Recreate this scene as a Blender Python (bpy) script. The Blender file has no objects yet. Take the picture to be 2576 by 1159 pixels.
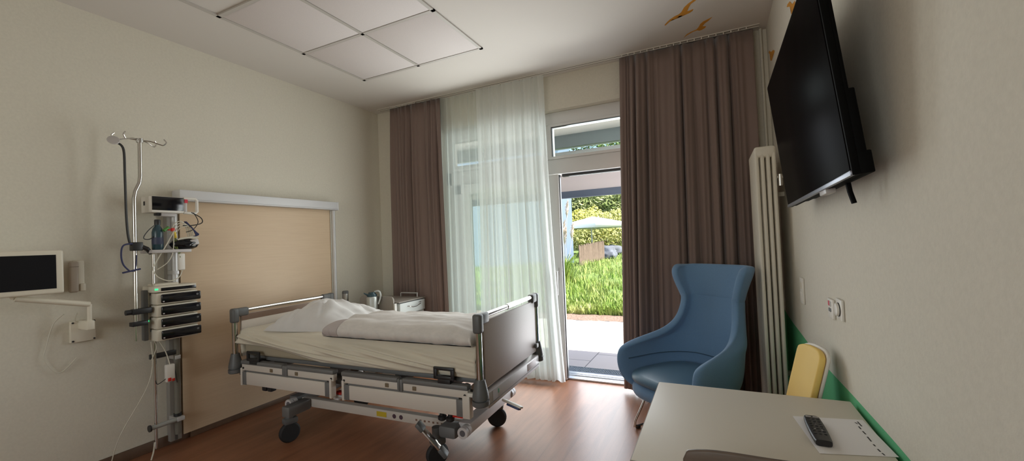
import bpy, bmesh, math, random
from mathutils import Vector, Matrix, noise
random.seed(7)
PI = math.pi
sc = bpy.context.scene
COL = sc.collection

# ------------------------------------------------------------------ camera
CAMH = 1.45
FPX, CX, CY = 1054.365, 1288.0, 579.5
ROW = (Vector((0.90016635, 0.43368052, -0.04027098)),
       Vector((-0.04746897, 0.00577627, -0.99885601)),
       Vector((-0.43295177, 0.90104819, 0.02578597)))
cam = bpy.data.cameras.new('camera'); camo = bpy.data.objects.new('camera', cam); COL.objects.link(camo)
cam.sensor_fit = 'HORIZONTAL'; cam.sensor_width = 36; cam.lens = 36*FPX/2576; cam.clip_start = 0.02; cam.clip_end = 300
m = Matrix.Identity(4)
for i in range(3):
    m[i][0] = ROW[0][i]; m[i][1] = -ROW[1][i]; m[i][2] = -ROW[2][i]
m[2][3] = CAMH
camo.matrix_world = m
sc.camera = camo

# room numbers (metres)
LW, RW, BW, FW, H = -3.84, 0.48, 4.12, -2.6, 3.16
WY = 4.26                     # plane of the window frames

def onplane(px, py, ax, val):   # measures a place on a known wall, floor or ceiling plane
    d = ROW[0]*(px-CX) + ROW[1]*(py-CY) + ROW[2]*FPX
    o = Vector((0, 0, CAMH))
    return o + d*((val-o[ax])/d[ax])

# ------------------------------------------------------------------ materials
def s2l(c):
    return tuple((v/12.92 if v <= .04045 else ((v+.055)/1.055)**2.4) for v in c)
def hexc(r, g, b): return s2l((r/255, g/255, b/255))
MATS = {}
def mat(name, col, rough=.5, metal=0., bump=0., bscale=200., var=0., vscale=8., stretch=(1, 1, 1), spec=.5, sheen=0., coat=0., emit=None, estr=0., ior=None):
    if name in MATS: return MATS[name]
    M = bpy.data.materials.new(name); M.use_nodes = True
    nt = M.node_tree; b = nt.nodes['Principled BSDF']
    if ior: b.inputs['IOR'].default_value = ior
    b.inputs['Base Color'].default_value = (*col, 1)
    b.inputs['Roughness'].default_value = rough; b.inputs['Metallic'].default_value = metal
    b.inputs['Specular IOR Level'].default_value = spec
    if sheen: b.inputs['Sheen Weight'].default_value = sheen
    if coat: b.inputs['Coat Weight'].default_value = coat
    if emit:
        b.inputs['Emission Color'].default_value = (*emit, 1); b.inputs['Emission Strength'].default_value = estr
    if bump or var:
        tc = nt.nodes.new('ShaderNodeTexCoord'); mp = nt.nodes.new('ShaderNodeMapping')
        mp.inputs['Scale'].default_value = stretch
        nt.links.new(tc.outputs['Object'], mp.inputs['Vector'])
    if var:
        n = nt.nodes.new('ShaderNodeTexNoise'); n.inputs['Scale'].default_value = vscale; n.inputs['Detail'].default_value = 6
        nt.links.new(mp.outputs[0], n.inputs['Vector'])
        r = nt.nodes.new('ShaderNodeValToRGB')
        r.color_ramp.elements[0].position = .3; r.color_ramp.elements[1].position = .7
        r.color_ramp.elements[0].color = (*[max(0, c*(1-var)) for c in col], 1)
        r.color_ramp.elements[1].color = (*[min(1, c*(1+var)) for c in col], 1)
        nt.links.new(n.outputs['Fac'], r.inputs['Fac']); nt.links.new(r.outputs['Color'], b.inputs['Base Color'])
    if bump:
        n2 = nt.nodes.new('ShaderNodeTexNoise'); n2.inputs['Scale'].default_value = bscale; n2.inputs['Detail'].default_value = 3
        nt.links.new(mp.outputs[0], n2.inputs['Vector'])
        bm_ = nt.nodes.new('ShaderNodeBump'); bm_.inputs['Strength'].default_value = bump; bm_.inputs['Distance'].default_value = .004
        nt.links.new(n2.outputs['Fac'], bm_.inputs['Height']); nt.links.new(bm_.outputs[0], b.inputs['Normal'])
    MATS[name] = M
    return M

wallM = mat('painted_wall', (.67, .635, .54), .85, bump=.25, bscale=160, var=.03, vscale=70)
wallR = mat('painted_wall_right', (.67, .635, .55), .85, bump=.25, bscale=160, var=.03, vscale=70)
ceilM = mat('ceiling_paint', (.66, .625, .58), .9, bump=.08, bscale=150)
tileM = mat('ceiling_tile_white', (.67, .62, .60), .8, bump=.1, bscale=240, var=.03, vscale=160)
greyplast = mat('grey_plastic', (.115, .118, .118), .45, bump=.05, bscale=300)
darkplast = mat('dark_plastic', (.02, .02, .022), .4)
blackgloss = mat('black_gloss', (.006, .006, .008), .12)
screenM = mat('tv_screen', (.004, .003, .003), .30, ior=1.04)
tvblack = mat('tv_black', (.003, .003, .003), .6, ior=1.15)
chrome = mat('chrome', (.62, .60, .57), .16, metal=1.)
steel = mat('brushed_steel', (.50, .49, .47), .32, metal=1., bump=.03, bscale=120, stretch=(1, 1, 12))
alu = mat('aluminium', (.60, .60, .60), .45, metal=.35, bump=.03, bscale=120)
alug = mat('rail_aluminium_grey', (.64, .64, .65), .5, metal=.1)
whiteplast = mat('white_plastic', (.74, .71, .65), .45)
creamplast = mat('cream_plastic', (.70, .65, .54), .45)
bedwhite = mat('bed_cream_laminate', (.66, .60, .53), .5)
bedbeige = mat('footboard_beige', (.47, .41, .385), .5, var=.03, vscale=120)
bedgrey = mat('bed_grey', (.16, .158, .155), .5, bump=.05, bscale=220)
lacqL = mat('pale_lacquer', (.64, .60, .585), .4)
lacq = mat('grey_lacquer', (.50, .47, .46), .4)
blackrub = mat('black_rubber', (.015, .015, .016), .7)
redM = mat('red_plastic', (.55, .03, .02), .4)
redlab = mat('red_label', (.6, .02, .05), .5)
blueM = mat('blue_plastic', (.03, .05, .16), .5)
yelM = mat('yellow_plastic', (.75, .55, .05), .5)
tealM = mat('teal_plastic', (.03, .07, .09), .25)
greenM = mat('green_plastic', (.08, .25, .05), .5)
ledG = mat('green_led', (.0, .3, .1), .4, emit=(.05, 1, .35), estr=1.2)
wireW = mat('white_cable', (.62, .59, .49), .5)
wireB = mat('black_cable', (.02, .02, .02), .5)
wireN = mat('navy_cable', (.03, .035, .10), .5)
sheetM = mat('fitted_sheet_cream', (.70, .64, .52), .9, bump=.12, bscale=500, sheen=.1)
linenM = mat('white_linen', (.70, .68, .66), .9, bump=.12, bscale=420, sheen=.1, var=.03, vscale=14)
duvetM = mat('striped_linen', (.68, .64, .60), .9, bump=.15, bscale=300, sheen=.1, var=.05, vscale=26, stretch=(1, 3, 1))
cuffM = mat('duvet_border', (.50, .44, .42), .9, bump=.1, bscale=300)
matressM = mat('mattress_cover', (.42, .36, .26), .8)
curtM = mat('brown_curtain', (.205, .143, .121), .72, bump=.15, bscale=420, sheen=.3)
chairM = mat('blue_upholstery', (.135, .255, .425), .85, bump=.25, bscale=520, sheen=.25, var=.08, vscale=300)
seatM = mat('blue_leatherette', (.085, .165, .245), .42, bump=.05, bscale=300)
yellowM = mat('yellow_upholstery', (.86, .60, .16), .6, bump=.08, bscale=400)
tableM = mat('table_laminate', (.66, .615, .53), .5, bump=.03, bscale=420)
brownM = mat('brown_laminate', (.13, .095, .072), .5, var=.06, vscale=20, stretch=(1, 1, 8))
paperM = mat('paper', (.80, .78, .78), .8)
inkM = mat('ink', (.05, .05, .05), .8)
orangeM = mat('orange_foil', (.62, .27, .025), .6)
greenW = mat('green_wall_paint', (.055, .36, .16), .8, bump=.2, bscale=160)
frameM = mat('window_frame_white', (.70, .70, .69), .4)
radM = mat('radiator_enamel', (.68, .64, .55), .4)
baseM = mat('brown_skirting', (.13, .075, .045), .5, var=.1, vscale=20)
silverM = mat('silver_flask', (.60, .63, .62), .35, metal=.5)
cabM = mat('cabinet_white', (.62, .66, .66), .45)
cabG = mat('cabinet_grey', (.33, .30, .27), .5)
trunk = mat('tree_bark', (.10, .07, .05), .9, bump=.4, bscale=40)

def wood_floor():
    M = bpy.data.materials.new('wood_floor'); M.use_nodes = True; nt = M.node_tree; b = nt.nodes['Principled BSDF']
    tc = nt.nodes.new('ShaderNodeTexCoord'); mp = nt.nodes.new('ShaderNodeMapping')
    mp.inputs['Rotation'].default_value = (0, 0, PI/2)
    nt.links.new(tc.outputs['Object'], mp.inputs['Vector'])
    br = nt.nodes.new('ShaderNodeTexBrick'); br.inputs['Scale'].default_value = 1
    br.inputs['Brick Width'].default_value = 1.2; br.inputs['Row Height'].default_value = .16; br.inputs['Mortar Size'].default_value = .0010
    br.inputs['Color1'].default_value = (.270, .116, .060, 1); br.inputs['Color2'].default_value = (.292, .129, .068, 1); br.inputs['Mortar'].default_value = (.20, .088, .048, 1)
    nt.links.new(mp.outputs[0], br.inputs['Vector'])
    m2 = nt.nodes.new('ShaderNodeMapping'); m2.inputs['Scale'].default_value = (7, .9, 1); nt.links.new(tc.outputs['Object'], m2.inputs['Vector'])
    n = nt.nodes.new('ShaderNodeTexNoise'); n.inputs['Scale'].default_value = 2.2; n.inputs['Detail'].default_value = 8; n.inputs['Distortion'].default_value = .4
    nt.links.new(m2.outputs[0], n.inputs['Vector'])
    r = nt.nodes.new('ShaderNodeValToRGB'); r.color_ramp.elements[0].position = .3; r.color_ramp.elements[1].position = .72
    r.color_ramp.elements[0].color = (.66, .62, .58, 1); r.color_ramp.elements[1].color = (1.16, 1.12, 1.08, 1)
    nt.links.new(n.outputs['Fac'], r.inputs['Fac'])
    mx = nt.nodes.new('ShaderNodeMixRGB'); mx.blend_type = 'MULTIPLY'; mx.inputs['Fac'].default_value = .85
    nt.links.new(br.outputs['Color'], mx.inputs['Color1']); nt.links.new(r.outputs['Color'], mx.inputs['Color2'])
    nt.links.new(mx.outputs['Color'], b.inputs['Base Color'])
    b.inputs['Roughness'].default_value = .38; b.inputs['Specular IOR Level'].default_value = .5
    n3 = nt.nodes.new('ShaderNodeTexNoise'); n3.inputs['Scale'].default_value = 90; nt.links.new(tc.outputs['Object'], n3.inputs['Vector'])
    bp = nt.nodes.new('ShaderNodeBump'); bp.inputs['Strength'].default_value = .12; bp.inputs['Distance'].default_value = .003
    nt.links.new(n3.outputs['Fac'], bp.inputs['Height']); nt.links.new(bp.outputs[0], b.inputs['Normal'])
    return M
floorM = wood_floor()

def maple():
    M = bpy.data.materials.new('maple_panel'); M.use_nodes = True; nt = M.node_tree; b = nt.nodes['Principled BSDF']
    tc = nt.nodes.new('ShaderNodeTexCoord'); mp = nt.nodes.new('ShaderNodeMapping'); mp.inputs['Scale'].default_value = (1, 1.2, 26)
    nt.links.new(tc.outputs['Object'], mp.inputs['Vector'])
    n = nt.nodes.new('ShaderNodeTexNoise'); n.inputs['Scale'].default_value = 3; n.inputs['Detail'].default_value = 7; n.inputs['Distortion'].default_value = .3
    nt.links.new(mp.outputs[0], n.inputs['Vector'])
    r = nt.nodes.new('ShaderNodeValToRGB'); r.color_ramp.elements[0].position = .25; r.color_ramp.elements[1].position = .75
    r.color_ramp.elements[0].color = (.655, .495, .335, 1); r.color_ramp.elements[1].color = (.70, .54, .375, 1)
    nt.links.new(n.outputs['Fac'], r.inputs['Fac']); nt.links.new(r.outputs['Color'], b.inputs['Base Color'])
    b.inputs['Roughness'].default_value = .5
    return M
mapleM = maple()

def patio():
    M = bpy.data.materials.new('patio_slabs'); M.use_nodes = True; nt = M.node_tree; b = nt.nodes['Principled BSDF']
    tc = nt.nodes.new('ShaderNodeTexCoord')
    br = nt.nodes.new('ShaderNodeTexBrick'); br.inputs['Scale'].default_value = 1
    br.inputs['Brick Width'].default_value = .6; br.inputs['Row Height'].default_value = .6; br.inputs['Mortar Size'].default_value = .006; br.offset = .5
    br.inputs['Color1'].default_value = (.66, .59, .55, 1); br.inputs['Color2'].default_value = (.70, .63, .585, 1); br.inputs['Mortar'].default_value = (.22, .20, .19, 1)
    mp = nt.nodes.new('ShaderNodeMapping'); mp.inputs['Rotation'].default_value = (0, 0, PI/2); mp.inputs['Location'].default_value = (.15, .2, 0)
    nt.links.new(tc.outputs['Object'], mp.inputs['Vector']); nt.links.new(mp.outputs[0], br.inputs['Vector'])
    nt.links.new(br.outputs['Color'], b.inputs['Base Color']); b.inputs['Roughness'].default_value = .8
    return M
patioM = patio()

def glass():
    M = bpy.data.materials.new('window_glass'); M.use_nodes = True; nt = M.node_tree; nt.nodes.clear()
    o = nt.nodes.new('ShaderNodeOutputMaterial'); mx = nt.nodes.new('ShaderNodeMixShader')
    t = nt.nodes.new('ShaderNodeBsdfTransparent'); t.inputs['Color'].default_value = (.90, .94, .92, 1)
    g = nt.nodes.new('ShaderNodeBsdfGlossy'); g.inputs['Roughness'].default_value = .02
    fr = nt.nodes.new('ShaderNodeFresnel'); fr.inputs['IOR'].default_value = 1.45
    nt.links.new(fr.outputs[0], mx.inputs['Fac']); nt.links.new(t.outputs[0], mx.inputs[1]); nt.links.new(g.outputs[0], mx.inputs[2])
    nt.links.new(mx.outputs[0], o.inputs['Surface'])
    return M
glassM = glass()

def sheerm(name, tr, lum):
    M = bpy.data.materials.new(name); M.use_nodes = True; nt = M.node_tree; nt.nodes.clear()
    o = nt.nodes.new('ShaderNodeOutputMaterial'); mx = nt.nodes.new('ShaderNodeMixShader'); mx2 = nt.nodes.new('ShaderNodeMixShader')
    t = nt.nodes.new('ShaderNodeBsdfTransparent')
    d = nt.nodes.new('ShaderNodeBsdfDiffuse'); d.inputs['Color'].default_value = (*lum, 1)
    l = nt.nodes.new('ShaderNodeBsdfTranslucent'); l.inputs['Color'].default_value = (*lum, 1)
    mx2.inputs['Fac'].default_value = .6; nt.links.new(d.outputs[0], mx2.inputs[1]); nt.links.new(l.outputs[0], mx2.inputs[2])
    # a thread weave: denser where the cloth is seen along itself
    lw = nt.nodes.new('ShaderNodeLayerWeight'); lw.inputs['Blend'].default_value = .35
    rp = nt.nodes.new('ShaderNodeMapRange'); rp.inputs['To Min'].default_value = 1-tr; rp.inputs['To Max'].default_value = .95
    nt.links.new(lw.outputs['Facing'], rp.inputs['Value']); nt.links.new(rp.outputs[0], mx.inputs['Fac'])
    nt.links.new(t.outputs[0], mx.inputs[1]); nt.links.new(mx2.outputs[0], mx.inputs[2]); nt.links.new(mx.outputs[0], o.inputs['Surface'])
    return M
sheerA = sheerm('sheer_voile_thin', .60, (.80, .86, .83))
sheerB = sheerm('sheer_voile', .22, (.84, .86, .84))

def leafmat(name, c1, c2):
    M = bpy.data.materials.new(name); M.use_nodes = True; nt = M.node_tree; b = nt.nodes['Principled BSDF']
    tc = nt.nodes.new('ShaderNodeTexCoord'); n = nt.nodes.new('ShaderNodeTexNoise'); n.inputs['Scale'].default_value = 2.0; n.inputs['Detail'].default_value = 5
    nt.links.new(tc.outputs['Object'], n.inputs['Vector'])
    r = nt.nodes.new('ShaderNodeValToRGB'); r.color_ramp.elements[0].position = .35; r.color_ramp.elements[1].position = .65
    r.color_ramp.elements[0].color = (*c1, 1); r.color_ramp.elements[1].color = (*c2, 1)
    nt.links.new(n.outputs['Fac'], r.inputs['Fac']); nt.links.new(r.outputs['Color'], b.inputs['Base Color'])
    b.inputs['Roughness'].default_value = .6
    return M

# ------------------------------------------------------------------ mesh builder
class MB:
    def __init__(s): s.bm = bmesh.new()
    def _merge(s, t, M=None):
        if M is not None: t.transform(M)
        me = bpy.data.meshes.new('tmp'); t.to_mesh(me); t.free(); s.bm.from_mesh(me); bpy.data.meshes.remove(me)
    def box(s, x0, x1, y0, y1, z0, z1, bev=0., seg=2, M=None):
        t = bmesh.new(); bmesh.ops.create_cube(t, size=1)
        for v in t.verts:
            v.co = Vector((x0+(v.co.x+.5)*(x1-x0), y0+(v.co.y+.5)*(y1-y0), z0+(v.co.z+.5)*(z1-z0)))
        if bev: bmesh.ops.bevel(t, geom=list(t.edges), offset=min(bev, .49*min(abs(x1-x0), abs(y1-y0), abs(z1-z0))), segments=seg, affect='EDGES', profile=.5)
        s._merge(t, M); return s
    def tube(s, pts, r, n=10, closed=False, cap=True, smooth=0):
        P = [Vector(p) for p in pts]
        if smooth:
            Q = []; L = len(P)
            for i in range(L if closed else L-1):
                p0, p1, p2, p3 = (P[(i-1) % L] if closed or i else P[0]), P[i], P[(i+1) % L], (P[(i+2) % L] if closed or i+2 < L else P[-1])
                for k in range(smooth):
                    t = k/smooth
                    Q.append(.5*((2*p1)+(p2-p0)*t+(2*p0-5*p1+4*p2-p3)*t*t+(3*p1-p0-3*p2+p3)*t**3))
            if not closed: Q.append(P[-1])
            P = Q
        L = len(P); rings = []
        up = None
        for i, p in enumerate(P):
            a = P[(i-1) % L] if (closed or i > 0) else p
            b = P[(i+1) % L] if (closed or i < L-1) else p
            d = (b-a)
            d = d.normalized() if d.length > 1e-9 else Vector((0, 0, 1))
            if up is None:
                up = Vector((0, 0, 1)) if abs(d.z) < .9 else Vector((1, 0, 0))
            x = up-d*up.dot(d)
            if x.length < 1e-5: x = d.orthogonal()
            x.normalize(); up = x; y = d.cross(x)
            rr = r[min(i*len(r)//L, len(r)-1)] if isinstance(r, (list, tuple)) else r
            k = 1.
            if (closed or 0 < i < L-1):
                c = (p-a).normalized().dot((b-p).normalized()) if (p-a).length > 1e-9 and (b-p).length > 1e-9 else 1
                k = min(1.35, 1/max(.6, math.sqrt(max(0.05, (1+c)/2))))
            rings.append([s.bm.verts.new(p+(x*math.cos(2*PI*j/n)+y*math.sin(2*PI*j/n))*rr*k) for j in range(n)])
        R = range(L if closed else L-1)
        for i in R:
            A, B = rings[i], rings[(i+1) % L]
            for j in range(n):
                s.bm.faces.new((A[j], A[(j+1) % n], B[(j+1) % n], B[j]))
        if cap and not closed:
            s.bm.faces.new(list(reversed(rings[0]))); s.bm.faces.new(rings[-1])
        return s
    def cyl(s, p, q, r, n=20): return s.tube([p, q], r, n)
    def lathe(s, prof, c=(0, 0, 0), n=28, M=None):   # prof [(r,z)]
        t = bmesh.new(); rings = []
        for r, z in prof:
            rings.append([t.verts.new((c[0]+r*math.cos(2*PI*j/n), c[1]+r*math.sin(2*PI*j/n), c[2]+z)) for j in range(n)])
        for A, B in zip(rings, rings[1:]):
            for j in range(n): t.faces.new((A[j], A[(j+1) % n], B[(j+1) % n], B[j]))
        t.faces.new(list(reversed(rings[0]))); t.faces.new(rings[-1])
        s._merge(t, M); return s
    def prism(s, poly, d, M=None):       # poly: list of 3D points, extruded by vector d
        d = Vector(d); t = bmesh.new()
        A = [t.verts.new(Vector(p)) for p in poly]; B = [t.verts.new(Vector(p)+d) for p in poly]
        n = len(A); t.faces.new(A); t.faces.new(list(reversed(B)))
        for i in range(n): t.faces.new((A[i], B[i], B[(i+1) % n], A[(i+1) % n]))
        bmesh.ops.triangulate(t, faces=[f for f in t.faces if len(f.verts) > 4])
        bmesh.ops.recalc_face_normals(t, faces=t.faces)
        s._merge(t, M); return s
    def grid(s, fn, nu, nv, closeu=False):
        V = [[s.bm.verts.new(fn(i/(nu-1) if not closeu else i/nu, j/(nv-1))) for j in range(nv)] for i in range(nu)]
        for i in range(nu if closeu else nu-1):
            for j in range(nv-1):
                s.bm.faces.new((V[i][j], V[(i+1) % nu][j], V[(i+1) % nu][j+1], V[i][j+1]))
        return V
    def build(s, name, M, parent=None, loc=None, rotz=None, sharp=.7, recalc=True):
        bm = s.bm
        if recalc: bmesh.ops.recalc_face_normals(bm, faces=bm.faces)
        for f in bm.faces: f.smooth = True
        for e in bm.edges:
            if len(e.link_faces) == 2 and e.calc_face_angle(0) > sharp: e.smooth = False
        me = bpy.data.meshes.new(name); bm.to_mesh(me); bm.free()
        o = bpy.data.objects.new(name, me); COL.objects.link(o)
        if M: me.materials.append(M)
        if parent: o.parent = parent
        if loc: o.location = loc
        if rotz is not None: o.rotation_euler.z = rotz
        return o

def tag(o, label=None, cat=None, group=None, kind=None):
    if label: o['label'] = label
    if cat: o['category'] = cat
    if group: o['group'] = group
    if kind: o['kind'] = kind
    return o
def thing(name, label, cat, loc=(0, 0, 0), rz=0, group=None):
    o = bpy.data.objects.new(name, None); COL.objects.link(o); o.location = loc; o.rotation_euler = (0, 0, rz)
    o.empty_display_size = .1
    return tag(o, label, cat, group)
def struct(o): o['kind'] = 'structure'; return o
def box(name, M, x0, x1, y0, y1, z0, z1, parent=None, bev=0., seg=2):
    return MB().box(x0, x1, y0, y1, z0, z1, bev, seg).build(name, M, parent)
def copy_tree(o, parent=None):
    c = o.copy(); COL.objects.link(c)
    if parent: c.parent = parent
    for ch in list(o.children): copy_tree(ch, c)
    return c

# ------------------------------------------------------------------ room shell
struct(box('floor', floorM, LW-.02, RW+.02, FW, WY+.09, -.12, 0))
c = MB()
c.box(LW-.2, RW+.2, FW-.2, BW+.33, H, H+.2)
struct(c.build('ceiling', ceilM))
struct(box('wall_left', wallM, LW-.2, LW, FW, BW+.33, -.12, H))
struct(box('wall_right', wallR, RW, RW+.2, FW, BW+.33, -.12, H))
w = MB(); w.box(LW-.2, -3.0, FW-.2, FW, -.12, H); w.box(-.4, RW+.2, FW-.2, FW, -.12, H); w.box(-3.0, -.4, FW-.2, FW, -.12, .85); w.box(-3.0, -.4, FW-.2, FW, 2.65, H)
struct(w.build('wall_front', wallM))
w2 = bpy.data.objects.new('added_window', None); COL.objects.link(w2); struct(w2)  # added window and opening behind the camera, a source for fill light
w = MB()
for (a, b2, c1, c2) in ((-3.0, -.4, .85, .93), (-3.0, -.4, 2.57, 2.65), (-3.0, -2.92, .93, 2.57), (-.48, -.4, .93, 2.57), (-1.75, -1.65, .93, 2.57)): w.box(a, b2, FW-.14, FW-.08, c1, c2, .005)
w.build('window_frame', mat('window_frame_white', (.70, .70, .69), .4), w2)  # frame of the added, unseen window
OX0, OX1, OZ = -2.86, -.42, 2.80
w = MB()
w.box(LW, OX0, BW, BW+.33, -.12, H); w.box(OX1, RW, BW, BW+.33, -.12, H); w.box(OX0, OX1, BW, BW+.33, OZ, H)
struct(w.build('wall_back', wallM))
b = MB(); b.box(LW, LW+.014, FW, 1.90, 0, .075, .004); b.box(LW, LW+.014, 3.32, BW, 0, .075, .004); struct(b.build('baseboard_left', baseM))
struct(box('baseboard_panel', baseM, LW, LW+.03, 1.90, 3.32, 0, .05, bev=.004))
b = MB(); b.box(RW-.014, RW, FW, BW, 0, .075, .004); struct(b.build('baseboard_right', baseM))
b = MB(); b.box(LW+.014, OX0, BW-.014, BW, 0, .075, .004); b.box(OX1, RW-.014, BW-.014, BW, 0, .075, .004); struct(b.build('baseboard_back', baseM))
# green hill painted low on the right wall: part of the wall's own paint
def green_hill(M):
    nt = M.node_tree; b = nt.nodes['Principled BSDF']
    old = b.inputs['Base Color'].links[0].from_socket
    tc = nt.nodes.new('ShaderNodeTexCoord'); sx = nt.nodes.new('ShaderNodeSeparateXYZ'); nt.links.new(tc.outputs['Object'], sx.inputs[0])
    mr = nt.nodes.new('ShaderNodeMapRange'); mr.inputs['From Min'].default_value = -1.0; mr.inputs['From Max'].default_value = 4.2
    nt.links.new(sx.outputs['Y'], mr.inputs['Value'])
    fc = nt.nodes.new('ShaderNodeFloatCurve'); cv = fc.mapping.curves[0]
    pts = [(-1.0, .30), (-.6, .45), (.2, .62), (1.0, .74), (1.55, .772), (2.05, .768), (2.68, .755), (3.2, .775), (3.75, .80), (4.2, .86)]
    while len(cv.points) < len(pts): cv.points.new(.5, .5)
    for p, (y, z) in zip(cv.points, pts): p.location = ((y+1)/5.2, z); p.handle_type = 'AUTO'
    fc.mapping.update(); nt.links.new(mr.outputs[0], fc.inputs['Value'])
    lt = nt.nodes.new('ShaderNodeMath'); lt.operation = 'LESS_THAN'; nt.links.new(sx.outputs['Z'], lt.inputs[0]); nt.links.new(fc.outputs[0], lt.inputs[1])
    mx = nt.nodes.new('ShaderNodeMixRGB'); mx.inputs['Color2'].default_value = (.105, .45, .21, 1)
    nt.links.new(lt.outputs[0], mx.inputs['Fac']); nt.links.new(old, mx.inputs['Color1']); nt.links.new(mx.outputs[0], b.inputs['Base Color'])
green_hill(wallR)

# ------------------------------------------------------------------ window wall
fy0, fy1 = WY-.06, WY+.06
wf = bpy.data.objects.new('window_1', None); COL.objects.link(wf); struct(wf)
f = MB()
f.box(OX0, OX1, fy0, fy1, 2.67, OZ, .008); f.box(OX0, OX1, fy0, fy1, 2.14, 2.30, .008)
f.box(OX0, OX0+.075, fy0, fy1, 0, 2.67, .008); f.box(OX1-.07, OX1, fy0, fy1, 0, 2.67, .008)
f.box(-1.59, -1.535, fy0, fy1, 2.30, 2.67, .006)
f.box(OX0, OX1, fy0, fy1, 0, .012)
f.build('window_frame', frameM, wf)
for (a, b2) in ((OX0+.075, -1.59), (-1.535, OX1-.07)):
    s = MB(); t = .028
    s.box(a, b2, fy0-.01, fy1-.03, 2.30, 2.30+t); s.box(a, b2, fy0-.01, fy1-.03, 2.67-t, 2.67); s.box(a, a+t, fy0-.01, fy1-.03, 2.30+t, 2.67-t); s.box(b2-t, b2, fy0-.01, fy1-.03, 2.30+t, 2.67-t)
    s.build('transom_sash', frameM, wf)
    g = MB(); g.box(a+.012, b2-.012, WY-.045, WY-.042, 2.325, 2.645, .0); g.build('transom_gasket', darkplast, wf) if False else g.bm.free()
    box('transom_glass', glassM, a+t, b2-t, WY-.028, WY-.022, 2.30+t, 2.67-t, wf)
# fixed left pane
s = MB(); a, b2 = OX0+.075, -1.56
s.box(a, a+.10, WY-.02, WY+.05, .03, 2.14, .006); s.box(b2-.1, b2, WY-.02, WY+.05, .03, 2.14, .006)
s.box(a, b2, WY-.02, WY+.05, .03, .14, .006); s.box(a, b2, WY-.02, WY+.05, 2.03, 2.14, .006)
s.build('fixed_sash', frameM, wf)
box('fixed_glass', glassM, a+.1, b2-.1, WY+.015, WY+.021, .14, 2.03, wf)
# dark seals round the transom light above the door
s = MB()
for (a, b2) in ((-1.507, OX1-.098),):
    s.box(a, b2, WY-.072, WY-.060, 2.636, 2.644); s.box(a, a+.008, WY-.072, WY-.060, 2.33, 2.64); s.box(b2-.008, b2, WY-.072, WY-.060, 2.33, 2.64)
s.build('transom_seal', darkplast, wf)
s = MB(); s.box(-1.42, OX1-.07, WY-.030, WY-.018, 2.112, 2.141); s.box(-1.42, OX1-.07, WY+.004, WY+.014, 2.112, 2.141); s.build('track_brush', darkplast, wf)
# sliding leaf, pushed to the left
dr = bpy.data.objects.new('door_1', None); COL.objects.link(dr); struct(dr)
s = MB(); a, b2 = -2.62, -1.425; y0, y1 = WY-.135, WY-.07
s.box(b2-.115, b2, y0, y1, .008, 2.128, .006); s.box(a, a+.115, y0, y1, .008, 2.128, .006)
s.box(a+.115, b2-.115, y0, y1, .008, .13, .006); s.box(a+.115, b2-.115, y0, y1, 2.01, 2.128, .006)
s.build('door_frame', frameM, dr)
box('door_glass', glassM, a+.115, b2-.115, WY-.105, WY-.099, .13, 2.01, dr)
s = MB(); s.box(-1.487, -1.459, y0-.012, y0, 1.02, 1.16, .005); s.tube([(-1.473, y0-.008, 1.12), (-1.473, y0-.05, 1.12), (-1.473, y0-.05, .88)], .011, 10)
s.build('door_handle', frameM, dr)
s = MB(); s.box(b2, b2+.010, y0+.015, y1-.015, .02, 2.12); s.build('door_seal', darkplast, dr)
s = MB(); s.box(OX0+.01, OX1, BW+.05, WY+.12, 0, .018, .004); s.box(OX0+.01, OX1, WY-.01, WY+.005, .018, .03); s.box(OX0+.01, OX1, WY+.04, WY+.055, .018, .03)
struct(s.build('trim_2', mat('threshold_alu', (.62, .63, .66), .35, metal=.6)))

for (a, b2) in ((-2.92, -1.75), (-1.65, -.48)): box('added_window_pane', glassM, a, b2, FW-.113, FW-.107, .93, 2.57, w2)  # panes of the added window behind the camera

# ------------------------------------------------------------------ outdoors
patioo = box('patio', patioM, -16, 9, WY+.12, 7.55, -.14, -.02); struct(patioo)
gr = MB()
for i in range(160):
    x = -3.0+i*.018
    gr.box(x, x+.010, WY+.235, WY+.375, -.02, -.006)
gr.box(-3.0, -.1, WY+.23, WY+.237, -.02, -.004); gr.box(-3.0, -.1, WY+.373, WY+.38, -.02, -.004)
tag(gr.build('drain_grating', mat('grating_zinc', (.33, .36, .38), .5, metal=.4)), 'narrow zinc drain grating let into patio along the door threshold', 'grating')
tag(MB().box(-2.8, -.3, WY+.125, WY+.225, -.02, -.008, .003).build('door_mat', mat('mat_white', (.60, .64, .70), .8, bump=.5, bscale=60)), 'pale speckled strip of mat just outside the door sill', 'mat')
def lawnz(y): return -.02 + max(0, y-7.9)*.0505
soil = MB()
def soilf(u, v):
    x = -13+u*16; y = 7.35+v*.75
    n = noise.noise(Vector((x*3, y*3, 0)))
    return (x, y+.1*n*(1-v), -.018+.035*math.sin(v*PI)+.02*noise.noise(Vector((x*12, y*12, 5))))
soil.grid(soilf, 200, 12)
tag(soil.build('soil', mat('dry_soil', (.16, .11, .085), .95, bump=.6, bscale=50, var=.4, vscale=30)), 'bare brown soil strip between patio and lawn', 'soil', kind='stuff')
lawn = MB()
lawn.grid(lambda u, v: (-26+u*34, 7.7+v*24, lawnz(7.7+v*24)+.05*noise.noise(Vector((u*40, v*30, 1)))), 60, 60)
struct(lawn.build('lawn_ground', mat('lawn_base', (.10, .15, .03), .95, var=.35, vscale=3)))
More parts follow.
